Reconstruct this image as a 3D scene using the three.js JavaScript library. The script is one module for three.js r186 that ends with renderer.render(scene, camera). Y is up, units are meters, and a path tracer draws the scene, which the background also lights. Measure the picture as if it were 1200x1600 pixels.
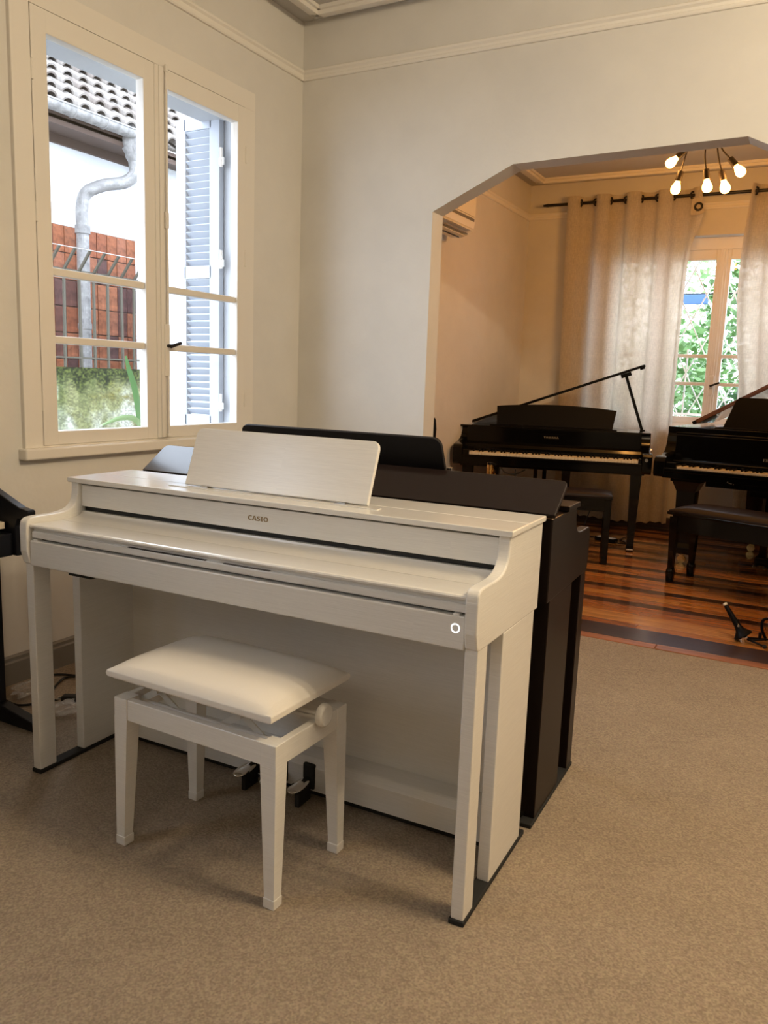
import * as THREE from 'three';
import { RoundedBoxGeometry } from 'three/addons/geometries/RoundedBoxGeometry.js';
import { TextGeometry } from 'three/addons/geometries/TextGeometry.js';
import { FontLoader } from 'three/addons/loaders/FontLoader.js';
import { mergeGeometries, mergeVertices, toCreasedNormals } from 'three/addons/utils/BufferGeometryUtils.js';

const PI = Math.PI, rad = (d) => d * PI / 180;
const V = (x, y, z) => new THREE.Vector3(x, y, z);

// ---------------------------------------------------------------- camera, sky, exposure
const scene = new THREE.Scene();
const camera = new THREE.PerspectiveCamera(64.96, 3 / 4, 0.05, 100);
camera.position.set(0, 1.2177, 0);
camera.rotation.set(rad(-9.46), rad(28.38), rad(2.04), 'YXZ');
scene.add(camera);
const SKY = 6.4;
scene.background = new THREE.Color().setRGB(0.87, 0.97, 1.12);
scene.backgroundIntensity = SKY;
const renderer = new THREE.WebGLRenderer({ antialias: true });
renderer.toneMapping = THREE.LinearToneMapping;
renderer.toneMappingExposure = 0.95;
renderer.shadowMap.enabled = true;
const WARM = [1.0, 0.44, 0.10];          // colour of the far room's bulbs
const WARM_MID = [1.0, 0.92, 0.80];         // colour of the whiter bulbs over the photographer
const WARM_NEAR = [1.0, 0.78, 0.50];      // colour of the bulbs in the near room
const LAMP_NEAR = 2.9, LAMP_REAR = 0.16, LAMP_MID = 0.05, LAMP_FAR = 0.66;   // candela per bulb

// ---------------------------------------------------------------- helpers
let seed = 7;
function rnd() { seed = (seed * 1664525 + 1013904223) >>> 0; return seed / 4294967296; }
const rr = (a, b) => a + (b - a) * rnd();
const used = {};
function numbered(n) { const k = used[n] = (used[n] ?? -1) + 1; return k ? n + '_' + String(k).padStart(3, '0') : n; }

function uvBox(g) {
  const p = g.attributes.position, n = g.attributes.normal, uv = new Float32Array(p.count * 2);
  for (let i = 0; i < p.count; i++) {
    const x = p.getX(i), y = p.getY(i), z = p.getZ(i), a = Math.abs(n.getX(i)), b = Math.abs(n.getY(i)), c = Math.abs(n.getZ(i));
    if (a >= b && a >= c) { uv[2 * i] = z; uv[2 * i + 1] = y; } else if (b >= c) { uv[2 * i] = x; uv[2 * i + 1] = z; } else { uv[2 * i] = x; uv[2 * i + 1] = y; }
  }
  g.setAttribute('uv', new THREE.BufferAttribute(uv, 2));
  return g;
}
function clean(g) {
  let q = g.index ? g.toNonIndexed() : g;
  for (const k of Object.keys(q.attributes)) if (k !== 'position' && k !== 'normal') q.deleteAttribute(k);
  if (!q.attributes.normal) q.computeVertexNormals();
  q.morphAttributes = {};
  return uvBox(q);
}
function obj(name, geos, mat, parent = scene) {
  const list = (Array.isArray(geos) ? geos : [geos]).map(clean);
  const m = new THREE.Mesh(list.length > 1 ? mergeGeometries(list, false) : list[0], mat);
  m.name = parent === scene ? numbered(name) : name; m.castShadow = m.receiveShadow = true;
  if (parent !== scene) { const same = parent.children.filter((c) => c.name === name || c.name.startsWith(name + '_0')).length; if (same) m.name = name + '_' + String(same).padStart(3, '0'); }
  parent.add(m);
  return m;
}
function tag(o, label, category, group, kind) {
  if (label) o.userData.label = label;
  if (category) o.userData.category = category;
  if (group) o.userData.group = group;
  if (kind) o.userData.kind = kind;
  return o;
}
function thing(name, label, category, [x, y, z] = [0, 0, 0], turn = 0, group) {
  const o = new THREE.Group(); o.name = numbered(name); scene.add(o);
  o.position.set(x, y, z); o.rotation.y = turn;
  return tag(o, label, category, group);
}
function struct(name, geos, mat, label) { return tag(obj(name, geos, mat), label, null, null, 'structure'); }
function structGroup(name, label) { const o = new THREE.Group(); o.name = numbered(name); scene.add(o); return tag(o, label, null, null, 'structure'); }
const bx = (x0, x1, y0, y1, z0, z1) => new THREE.BoxGeometry(Math.abs(x1 - x0), Math.abs(y1 - y0), Math.abs(z1 - z0)).translate((x0 + x1) / 2, (y0 + y1) / 2, (z0 + z1) / 2);
function rb(x0, x1, y0, y1, z0, z1, r = 0.003) {
  const w = Math.abs(x1 - x0), h = Math.abs(y1 - y0), d = Math.abs(z1 - z0);
  return new RoundedBoxGeometry(w, h, d, 2, Math.min(r, w / 2.1, h / 2.1, d / 2.1)).translate((x0 + x1) / 2, (y0 + y1) / 2, (z0 + z1) / 2);
}
const pl = (w, ...r) => rb(...r);
function shapeOf(pts) { const s = new THREE.Shape(); pts.forEach(([a, b], i) => (i ? s.lineTo(a, b) : s.moveTo(a, b))); s.closePath(); return s; }
function extr(shape, depth, bev = 0, seg = 2, curve = 12) {
  const s = Array.isArray(shape) ? shapeOf(shape) : shape;
  const g = new THREE.ExtrudeGeometry(s, { depth: depth - 2 * bev, steps: 1, curveSegments: curve, bevelEnabled: bev > 0, bevelThickness: bev, bevelSize: bev, bevelOffset: -bev, bevelSegments: seg });
  if (bev) g.translate(0, 0, bev);
  return g;
}
// a profile given in (w, y), w pointing to -z, swept along x from u0 to u1
const sideX = (pts, u0, u1, bev = 0) => extr(pts, u1 - u0, bev).rotateY(PI / 2).translate(u0, 0, 0);
// smooth a polyline through given points
function smooth(pts, n = 6) { return new THREE.CatmullRomCurve3(pts.map(([a, b]) => V(a, b, 0)), false, 'centripetal').getPoints(pts.length * n).map((p) => [p.x, p.y]); }
function tube(pts, r, seg = 24, rs = 8) { return new THREE.TubeGeometry(new THREE.CatmullRomCurve3(pts.map((p) => (p.isVector3 ? p : V(...p)))), seg, r, rs); }
function rod(a, b, r0, r1 = r0, rs = 12) {
  const A = V(...a), B = V(...b), d = B.clone().sub(A);
  return new THREE.CylinderGeometry(r1, r0, d.length(), rs).applyQuaternion(new THREE.Quaternion().setFromUnitVectors(V(0, 1, 0), d.normalize())).translate(...A.add(B).multiplyScalar(0.5).toArray());
}
function bar(a, b, w, h) {   // a square bar between two points
  const A = V(...a), B = V(...b), m = new THREE.Matrix4().lookAt(A, B, Math.abs(B.clone().sub(A).normalize().y) > 0.95 ? V(1, 0, 0) : V(0, 1, 0)).setPosition(A.clone().add(B).multiplyScalar(0.5));
  return new THREE.BoxGeometry(w, h, A.distanceTo(B)).applyMatrix4(m);
}
function lathe(pts, seg = 24) { return new THREE.LatheGeometry(pts.map(([r, y]) => new THREE.Vector2(r, y)), seg); }
function taper(wt, dt, wb, db, y0, y1, cx, cz, ox = 0, oz = 0) {   // tapered square leg; ox, oz shift of its foot
  const g = new THREE.BoxGeometry(1, 1, 1), p = g.attributes.position;
  for (let i = 0; i < p.count; i++) { const t = p.getY(i) > 0; p.setXYZ(i, cx + p.getX(i) * (t ? wt : wb) + (t ? 0 : ox), t ? y1 : y0, cz + p.getZ(i) * (t ? dt : db) + (t ? 0 : oz)); }
  g.computeVertexNormals(); return g;
}
function cushion(w, d, y0, rim, dome, nx = 28, nz = 20, pw = 4) {   // upholstered pad with a flat base
  const g = new THREE.BoxGeometry(w, 1, d, nx, 4, nz), p = g.attributes.position;
  for (let i = 0; i < p.count; i++) {
    let x = p.getX(i), t = p.getY(i) + 0.5, z = p.getZ(i);
    const a = Math.min(1, Math.abs(2 * x / w)), b = Math.min(1, Math.abs(2 * z / d));
    const k = Math.pow(Math.max(0, (1 - Math.pow(a, pw)) * (1 - Math.pow(b, pw))), 0.55);
    const top = rim + dome * k, bulge = 1 + 0.012 * Math.sin(PI * t);
    p.setXYZ(i, x * bulge, y0 + top * t, z * bulge);
  }
  g.deleteAttribute('uv'); g.deleteAttribute('normal');
  const m = mergeVertices(g, 1e-5); m.computeVertexNormals();
  return toCreasedNormals(m, rad(55));
}

// noise and textures
function noise2(period, sd) {
  const N = period, t = new Float32Array(N * N); let s = sd * 9973 + 17;
  for (let i = 0; i < N * N; i++) { s = (s * 1664525 + 1013904223) >>> 0; t[i] = s / 4294967296; }
  return (x, y) => {
    x = ((x % N) + N) % N; y = ((y % N) + N) % N;
    const i = Math.floor(x), j = Math.floor(y), fx = x - i, fy = y - j, u = fx * fx * (3 - 2 * fx), v = fy * fy * (3 - 2 * fy);
    const i1 = (i + 1) % N, j1 = (j + 1) % N;
    return (t[j * N + i] * (1 - u) + t[j * N + i1] * u) * (1 - v) + (t[j1 * N + i] * (1 - u) + t[j1 * N + i1] * u) * v;
  };
}
function tex(w, h, fn, su, sv, color = true, ou = 0, ov = 0) {   // su, sv: metres covered
  const d = new Uint8Array(w * h * 4);
  for (let y = 0; y < h; y++) for (let x = 0; x < w; x++) {
    const c = fn(x / w, y / h), k = 4 * (y * w + x);
    const a = Array.isArray(c) ? c : [c, c, c];
    for (let i = 0; i < 3; i++) d[k + i] = Math.max(0, Math.min(255, Math.round(a[i] * 255)));
    d[k + 3] = 255;
  }
  const t = new THREE.DataTexture(d, w, h, THREE.RGBAFormat);
  t.wrapS = t.wrapT = THREE.RepeatWrapping; t.magFilter = THREE.LinearFilter; t.minFilter = THREE.LinearMipmapLinearFilter; t.generateMipmaps = true;
  if (color) t.colorSpace = THREE.SRGBColorSpace;
  t.repeat.set(1 / su, 1 / sv); t.offset.set(-ou / su, -ov / sv); t.needsUpdate = true;
  return t;
}
const mix = (a, b, t) => a.map((v, i) => v + (b[i] - v) * t);
const clamp = (x, a = 0, b = 1) => Math.max(a, Math.min(b, x));
const std = (o) => new THREE.MeshStandardMaterial(o), phy = (o) => new THREE.MeshPhysicalMaterial(o);
const rgb = (r, g, b) => new THREE.Color().setRGB(r, g, b);

const n8 = noise2(8, 1), n16 = noise2(16, 2), n32 = noise2(32, 3), n64 = noise2(64, 4), n128 = noise2(128, 5), n256 = noise2(256, 6);
const fbm = (x, y) => 0.45 * n8(x * 8, y * 8) + 0.27 * n16(x * 16, y * 16) + 0.16 * n32(x * 32, y * 32) + 0.12 * n64(x * 64, y * 64);

const plasterBump = tex(256, 256, (x, y) => 0.5 + 0.5 * (fbm(x, y) - 0.5) + 0.12 * (n128(x * 128, y * 128) - 0.5), 1.1, 1.1, false);
const plasterTone = tex(256, 256, (x, y) => { const v = 0.955 + 0.06 * (fbm(x, y) - 0.5); return [v, v, v * 0.995]; }, 2.3, 2.3);
const carpetTone = tex(512, 512, (x, y) => {
  const f = n256(x * 256, y * 256), g = n128(x * 128 + 3, y * 128), v = 0.84 + 0.20 * (f - 0.5) + 0.05 * (g - 0.5) + 0.03 * (n32(x * 32, y * 32) - 0.5) + 0.03 * (n8(x * 8, y * 8) - 0.5);
  return [v, v * (0.985 + 0.03 * (g - 0.5)), v * 0.97];
}, 0.9, 0.9);
const carpetBump = tex(512, 512, (x, y) => 0.75 * n256(x * 256, y * 256) + 0.25 * n128(x * 128, y * 128), 0.9, 0.9, false);
const paintGrain = tex(512, 256, (x, y) => 0.55 * n256(x * 16, y * 256) + 0.45 * n128(x * 8, y * 128), 0.55, 0.22, false);
const paintGrainTone = tex(512, 256, (x, y) => { const v = 0.96 + 0.05 * (0.55 * n256(x * 16, y * 256) + 0.45 * n128(x * 8, y * 128) - 0.5); return v; }, 0.55, 0.22);
const plankGrain = tex(512, 256, (x, y) => {
  const a = n64(x * 8, y * 64), b = n128(x * 16, y * 128), c = n256(x * 24, y * 256), v = 0.88 + 0.2 * (a - 0.5) + 0.2 * (b - 0.5) + 0.16 * (c - 0.5);
  return [v, v, v];
}, 1.6, 0.35);
const darkGrain = tex(256, 256, (x, y) => { const v = 0.8 + 0.3 * (n128(x * 8, y * 128) - 0.5) + 0.2 * (n64(x * 4, y * 64) - 0.5); return v; }, 0.8, 0.25);
const linenTone = tex(256, 256, (x, y) => { const v = 0.93 + 0.12 * (n128(x * 128, y * 8) - 0.5) + 0.08 * (n128(x * 8, y * 128) - 0.5); return [v, v * 0.99, v * 0.965]; }, 0.16, 0.16);
const leatherBump = tex(256, 256, (x, y) => n128(x * 128, y * 128) * 0.6 + n64(x * 64, y * 64) * 0.4, 0.12, 0.12, false);

// ---------------------------------------------------------------- materials
const M = {
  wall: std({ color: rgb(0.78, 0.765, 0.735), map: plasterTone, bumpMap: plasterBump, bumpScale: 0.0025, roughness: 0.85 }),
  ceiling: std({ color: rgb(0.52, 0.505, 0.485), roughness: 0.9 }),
  trim: std({ color: rgb(0.80, 0.775, 0.725), roughness: 0.6 }),
  frame: std({ color: rgb(0.80, 0.77, 0.715), roughness: 0.5, bumpMap: plasterBump, bumpScale: 0.0012 }),
  outerPaint: std({ color: rgb(0.50, 0.52, 0.55), roughness: 0.6 }),
  frameWhite: std({ color: rgb(0.84, 0.83, 0.80), roughness: 0.45 }),
  baseGrey: std({ color: rgb(0.20, 0.19, 0.175), roughness: 0.5 }),
  baseDark: std({ color: rgb(0.055, 0.026, 0.015), map: darkGrain, roughness: 0.35 }),
  carpet: std({ color: rgb(0.42, 0.345, 0.265), map: carpetTone, bumpMap: carpetBump, bumpScale: 0.002, roughness: 1 }),
  glass: phy({ color: 0xffffff, transmission: 1, thickness: 0, roughness: 0, ior: 1.45 }),
  white: phy({ color: rgb(0.85, 0.84, 0.81), map: paintGrainTone, bumpMap: paintGrain, bumpScale: 0.0003, roughness: 0.36, clearcoat: 1, clearcoatRoughness: 0.2 }),
  whiteLeather: phy({ color: rgb(0.85, 0.825, 0.78), roughness: 0.36, bumpMap: leatherBump, bumpScale: 0.0003, clearcoat: 0.1, clearcoatRoughness: 0.4 }),
  whiteMetal: std({ color: rgb(0.78, 0.76, 0.72), roughness: 0.35 }),
  black: phy({ color: rgb(0.003, 0.0028, 0.003), roughness: 0.10, specularIntensity: 0.6 }),
  satinBlack: phy({ color: rgb(0.005, 0.0045, 0.005), roughness: 0.45, specularIntensity: 0.2 }),
  navyBlack: phy({ color: rgb(0.008, 0.009, 0.013), roughness: 0.38, specularIntensity: 0.6 }),
  dark: phy({ color: rgb(0.010, 0.006, 0.005), roughness: 0.32, specularIntensity: 0.25 }),
  darkFlap: phy({ color: rgb(0.016, 0.010, 0.009), roughness: 0.18, specularIntensity: 0.35, clearcoat: 0.75, clearcoatRoughness: 0.12 }),
  darkRest: phy({ color: rgb(0.010, 0.009, 0.010), roughness: 0.45, specularIntensity: 0.45 }),
  slot: std({ color: rgb(0.008, 0.008, 0.008), roughness: 0.6 }),
  greySlot: std({ color: rgb(0.16, 0.155, 0.15), roughness: 0.6 }),
  chrome: std({ color: rgb(0.72, 0.70, 0.66), metalness: 1, roughness: 0.12 }),
  steel: std({ color: rgb(0.5, 0.49, 0.47), metalness: 1, roughness: 0.3 }),
  brass: std({ color: rgb(0.78, 0.50, 0.18), metalness: 1, roughness: 0.22 }),
  bronze: std({ color: rgb(0.30, 0.22, 0.12), metalness: 0.6, roughness: 0.4 }),
  gold: std({ color: rgb(0.22, 0.19, 0.14), metalness: 0.4, roughness: 0.45 }),
  ivory: std({ color: rgb(0.80, 0.71, 0.56), roughness: 0.3 }),
  brownLeather: phy({ color: rgb(0.018, 0.010, 0.008), roughness: 0.42, specularIntensity: 0.5, bumpMap: leatherBump, bumpScale: 0.0004 }),
  brownEdge: std({ color: rgb(0.26, 0.11, 0.04), map: darkGrain, roughness: 0.3 }),
  rubber: std({ color: rgb(0.01, 0.01, 0.01), roughness: 0.8 }),
  iron: std({ color: rgb(0.014, 0.010, 0.010), metalness: 0.3, roughness: 0.4 }),
  curtain: phy({ color: rgb(0.86, 0.80, 0.71), map: linenTone, roughness: 0.95, transmission: 0.52, thickness: 0 }),
  plastic: phy({ color: 0xffffff, transmission: 0.85, thickness: 0, roughness: 0.12 }),
  acWhite: std({ color: rgb(0.80, 0.78, 0.73), roughness: 0.4 }),
  ring: std({ color: 0xffffff, emissive: rgb(1, 1, 1), emissiveIntensity: 2.2, roughness: 0.4 }),
};

// ---------------------------------------------------------------- room shell
const XL = -2.656, ZB = -3.83, ZB2 = -3.955, XR = 4.2, ZR = 4.6, H = 3.06;     // near room
const XF = -2.5, ZF = -7.15, HF = 2.93, XFR = 2.2;                             // far room
const XO = -2.885;                                                             // outer face of the left wall

struct('floor', bx(XL - 0.2, XR + 0.1, -0.1, 0, ZB - 0.02, ZR + 0.1), M.carpet, 'beige short pile carpet across the near room');
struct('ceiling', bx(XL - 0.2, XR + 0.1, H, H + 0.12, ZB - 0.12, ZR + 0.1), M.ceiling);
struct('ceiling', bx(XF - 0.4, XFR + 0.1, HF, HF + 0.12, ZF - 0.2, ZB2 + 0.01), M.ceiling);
const WIN3 = 3.0;                  // the second window of the left wall stands this far nearer, behind the photographer
// left wall with the window hole, drawn in (z, y)
{
  const s = shapeOf([[ZR, -0.1], [ZR, H], [ZB, H], [ZB, -0.1]].map(([a, b]) => [-a, b]));
  const h = new THREE.Path(); [[2.03, 0.905], [3.405, 0.905], [3.405, 2.56], [2.03, 2.56]].forEach(([a, b], i) => (i ? h.lineTo(a, b) : h.moveTo(a, b))); h.closePath();
  s.holes.push(h);
  const h2 = new THREE.Path(); [[2.03, 0.905], [3.405, 0.905], [3.405, 2.56], [2.03, 2.56]].forEach(([a, b], i) => (i ? h2.lineTo(a - WIN3, b) : h2.moveTo(a - WIN3, b))); h2.closePath();
  s.holes.push(h2);
  // extrude gives x along the shape; rotate so that shape x = -z and depth goes to -x
  const g = extr(s, XL - XO).rotateY(PI / 2).translate(XO, 0, 0);
  struct('wall_left', g, M.wall);
}
// wall with the wide chamfered opening
{
  const pts = [[XL - 0.23, -0.1], [-1.852, -0.1], [-1.852, 2.052], [-1.437, 2.243], [-0.412, 2.262], [0.003, 2.055], [0.003, -0.1], [XR, -0.1], [XR, H], [XL - 0.23, H]];
  struct('wall_back', extr(pts, ZB - ZB2).translate(0, 0, ZB2), M.wall);
}
struct('wall_right', bx(XR, XR + 0.2, -0.1, H, ZB, ZR), M.wall);
struct('wall_rear', bx(XL - 0.23, XR + 0.2, -0.1, H, ZR, ZR + 0.2), M.wall);
struct('wall_far_left', bx(XF - 0.2, XF, -0.1, HF, ZF - 0.2, ZB2), M.wall);
struct('wall_far_right', bx(XFR, XFR + 0.2, -0.1, HF, ZF - 0.2, ZB2), M.wall);
{
  const s = shapeOf([[XF - 0.2, -0.1], [XFR + 0.2, -0.1], [XFR + 0.2, HF], [XF - 0.2, HF]]);
  const h = new THREE.Path(); [[-1.80, 0.88], [0.06, 0.88], [0.06, 2.44], [-1.80, 2.44]].forEach(([a, b], i) => (i ? h.lineTo(a, b) : h.moveTo(a, b))); h.closePath();
  s.holes.push(h);
  struct('wall_far', extr(s, 0.3).translate(0, 0, ZF - 0.3), M.wall);
}
// picture rail: swept profile (out from wall, y)
const railProfile = (y, k = 1) => [[0, y], [0.012, y], [0.016, y + 0.006], [0.016, y + 0.014], [0.009, y + 0.018], [0.011, y + 0.03], [0.02, y + 0.038], [0.022, y + 0.047], [0.018, y + 0.052], [0, y + 0.055]];
struct('trim_1', extr(railProfile(2.766).map(([a, b]) => [a, b]), ZR - ZB).translate(0, 0, 0).applyMatrix4(new THREE.Matrix4().makeTranslation(XL, 0, ZB)), M.trim);
struct('trim_2', extr(railProfile(2.766), XR - XL).applyMatrix4(new THREE.Matrix4().makeRotationY(-PI / 2)).translate(XR, 0, ZB).applyMatrix4(new THREE.Matrix4()), M.trim);
// ceiling frame of moulding, set in from the walls
function ceilingFrame(name, x0, x1, z0, z1, y, w = 0.085) {
  const g = [];
  for (const [o, ww, d] of [[0, w, 0.018], [0.014, w - 0.034, 0.03], [0.05, w - 0.066, 0.038]]) {
    g.push(bx(x0 + o, x1 - o, y - d, y, z0 + o, z0 + o + ww), bx(x0 + o, x1 - o, y - d, y, z1 - o - ww, z1 - o));
    g.push(bx(x0 + o, x0 + o + ww, y - d, y, z0 + o, z1 - o), bx(x1 - o - ww, x1 - o, y - d, y, z0 + o, z1 - o));
  }
  struct(name, g, M.trim);
}
ceilingFrame('trim_3', XL + 0.105, XR - 0.1, ZB + 0.06, ZR - 0.1, H);
ceilingFrame('trim_4', XF + 0.10, XFR - 0.1, ZF + 0.14, ZB2 - 0.2, HF, 0.1);
// far room rails
struct('trim_5', extr(railProfile(2.632), ZB2 - ZF).translate(XF, 0, ZF), M.trim);
struct('trim_6', extr(railProfile(2.640), XFR - XF).applyMatrix4(new THREE.Matrix4().makeRotationY(-PI / 2)).translate(XFR, 0, ZF), M.trim);
// skirtings
const skirt = [[0, 0], [0.016, 0], [0.016, 0.085], [0.012, 0.092], [0.012, 0.105], [0.006, 0.112], [0, 0.112]];
struct('baseboard_left', extr(skirt, ZR - ZB).translate(XL, 0, ZB), M.baseGrey);
struct('baseboard_back', extr(skirt, -1.852 - XL).applyMatrix4(new THREE.Matrix4().makeRotationY(-PI / 2)).translate(-1.852, 0, ZB), M.baseGrey);
const skirt2 = [[0, 0], [0.03, 0], [0.03, 0.02], [0.02, 0.03], [0.02, 0.10], [0.012, 0.12], [0, 0.12]];
struct('baseboard_far', extr(skirt2, XFR - XF).applyMatrix4(new THREE.Matrix4().makeRotationY(-PI / 2)).translate(XFR, 0, ZF), M.baseDark);
struct('baseboard_far_left', extr(skirt2, ZB2 - ZF).translate(XF, 0, ZF), M.baseDark);

// far floor: every board a mesh of its own
{
  const fl = structGroup('floor_far', 'glossy floor of orange and dark brown boards in the far room');
  const tones = [[0.62, 0.24, 0.055], [0.52, 0.18, 0.04], [0.70, 0.31, 0.085], [0.46, 0.15, 0.038], [0.64, 0.26, 0.07], [0.085, 0.034, 0.022], [0.07, 0.028, 0.018]];
  const mats = tones.map(([r, g, b]) => phy({ color: rgb(r, g, b), map: plankGrain, roughness: 0.26, clearcoat: 0.7, clearcoatRoughness: 0.09 }));
  const pw = 0.0865, zs = ZB2 - 0.155;
  obj('subfloor', bx(XF - 0.1, XFR + 0.1, -0.1, -0.024, ZF - 0.1, ZB2 + 0.1), M.slot, fl);
  // dark threshold board and the orange strip towards the carpet
  obj('plank', rb(XF, 0.25, -0.02, 0.003, ZB2 - 0.154, ZB - 0.068, 0.006), phy({ color: rgb(0.06, 0.024, 0.018), map: plankGrain, roughness: 0.3, clearcoat: 0.6, clearcoatRoughness: 0.12 }), fl);
  const strip = phy({ color: rgb(0.44, 0.15, 0.055), map: plankGrain, roughness: 0.35 }), strip2 = phy({ color: rgb(0.36, 0.125, 0.045), map: plankGrain, roughness: 0.35 });
  obj('plank', rb(-1.85, -0.592, -0.02, 0.004, ZB - 0.066, ZB + 0.004, 0.003), strip, fl);
  obj('plank', rb(-0.590, 0.004, -0.02, 0.0045, ZB - 0.066, ZB + 0.004, 0.003), strip2, fl);
  const lens = [1.2, 1.6, 2.0], geo = lens.map((l) => uvBox(clean(rb(-l / 2, l / 2, -0.02, 0, -pw / 2 + 0.0006, pw / 2 - 0.0006, 0.0018))));
  let k = 0;
  for (let r = 0; zs - pw * (r + 0.5) > ZF; r++) {
    const z = zs - pw * (r + 0.5), darkRow = [5, 9, 13, 16, 20, 23, 27, 30, 33].includes(r);
    let x = XF - rr(0, 1.0);
    while (x < XFR) {
      const i = Math.floor(rnd() * 3), m = new THREE.Mesh(geo[i], mats[darkRow ? 5 + (k % 2) : Math.floor(rnd() * 5)]);
      m.name = 'plank_' + String(++k + 3).padStart(3, '0'); m.position.set(x + lens[i] / 2, 0, z); m.castShadow = m.receiveShadow = true; fl.add(m);
      x += lens[i] + 0.001;
    }
  }
}

// ---------------------------------------------------------------- window in the left wall (z runs along the wall)
{
  const w = structGroup('window_1', 'tall white casement window with two sashes in the left wall');
  const part = (n, g, m, p = w) => obj(n, g, m, p);
  const X = XL;
  // fixed frame (architrave set on the wall) and reveal
  const bz = (z0, z1, y0, y1, x0, x1, r = 0.004) => rb(x0, x1, y0, y1, z0, z1, r);
  part('frame', [bz(-2.018, -2.100, 0.905, 2.60, X - 0.03, X + 0.018), bz(-3.335, -3.415, 0.905, 2.58, X - 0.03, X + 0.003, 0.001), bz(-2.018, -3.415, 2.496, 2.58, X - 0.03, X + 0.004, 0.001),
    bz(-2.02, -3.42, 0.88, 0.912, X - 0.05, X + 0.012)], M.frame);
  part('window_sill', [bz(-2.0, -3.44, 0.862, 0.906, X - 0.02, X + 0.045, 0.008)], M.frame);
  part('reveal', [bx(XO - 0.03, X - 0.035, 0.83, 0.905, -2.0, -3.43), bx(XO + 0.0, X - 0.03, 0.905, 2.46, -2.03, -2.09), bx(XO, X - 0.03, 0.905, 2.46, -3.345, -3.405), bx(XO - 0.02, X - 0.03, 2.45, 2.56, -2.03, -3.405)], M.outerPaint);
  function sash(z0, z1, gz0, gz1, hingeAtFar) {
    // a sash is 40 mm deep; the glass sits near its outer face
    const s = part('sash', [bz(z0, gz0, 0.912, 2.49, X - 0.03, X + 0.016), bz(gz1, z1, 0.912, 2.49, X - 0.03, X + 0.016), bz(gz0 + 0.003, gz1 - 0.003, 2.41, 2.49, X - 0.03, X + 0.0155), bz(gz0 + 0.003, gz1 - 0.003, 0.912, 0.966, X - 0.03, X + 0.0155)], M.frame);
    for (const y of [1.574, 1.318]) part('glazing_bar', [bz(gz0, gz1, y - 0.014, y + 0.016, X - 0.026, X + 0.006, 0.005)], M.frame, s);
    const ys = [0.966, 1.318, 1.574, 2.41];
    for (let i = 0; i < 3; i++) {
      const g = new THREE.PlaneGeometry(Math.abs(gz1 - gz0), ys[i + 1] - ys[i]).rotateY(PI / 2).translate(X - 0.016, (ys[i] + ys[i + 1]) / 2, (gz0 + gz1) / 2);
      part('pane', g, M.glass, s);
    }
    const hz = hingeAtFar ? z1 : z0;
    for (const y of [1.08, 1.78, 2.27]) part('hinge', [rod([X + 0.016, y - 0.035, hz], [X + 0.016, y + 0.035, hz], 0.0055), rod([X + 0.016, y + 0.037, hz], [X + 0.016, y + 0.043, hz], 0.004)], M.frame, s);
    return s;
  }
  sash(-2.104, -2.712, -2.172, -2.650, false);
  const s2 = sash(-2.760, -3.328, -2.792, -3.268, true);
  // centre strip with the espagnolette, handle on it
  part('centre_strip', [bz(-2.708, -2.764, 0.915, 2.488, X - 0.02, X + 0.022), bz(-2.728, -2.752, 0.915, 2.488, X + 0.02, X + 0.028, 0.004)], M.frame);
  const lock = part('lock', [bz(-2.744, -2.776, 1.19, 1.42, X + 0.02, X + 0.034, 0.005), rod([X + 0.03, 0.93, -2.765], [X + 0.03, 2.50, -2.765], 0.0045), bz(-2.758, -2.775, 2.47, 2.495, X + 0.018, X + 0.036, 0.003), bz(-2.758, -2.778, 0.918, 0.932, X + 0.018, X + 0.036, 0.003), bz(-2.755, -2.775, 1.83, 1.90, X + 0.02, X + 0.036, 0.004)], M.frame);
  part('handle', [rod([X + 0.03, 1.325, -2.762], [X + 0.055, 1.325, -2.762], 0.008), rod([X + 0.052, 1.322, -2.758], [X + 0.064, 1.34, -2.812], 0.0085, 0.007)], M.iron, lock);
  const w3 = w.clone(); w3.name = 'window_3'; w3.position.z += WIN3; w3.userData = { kind: 'structure', label: 'second casement window of the left wall, behind the photographer' }; scene.add(w3);
}

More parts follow.
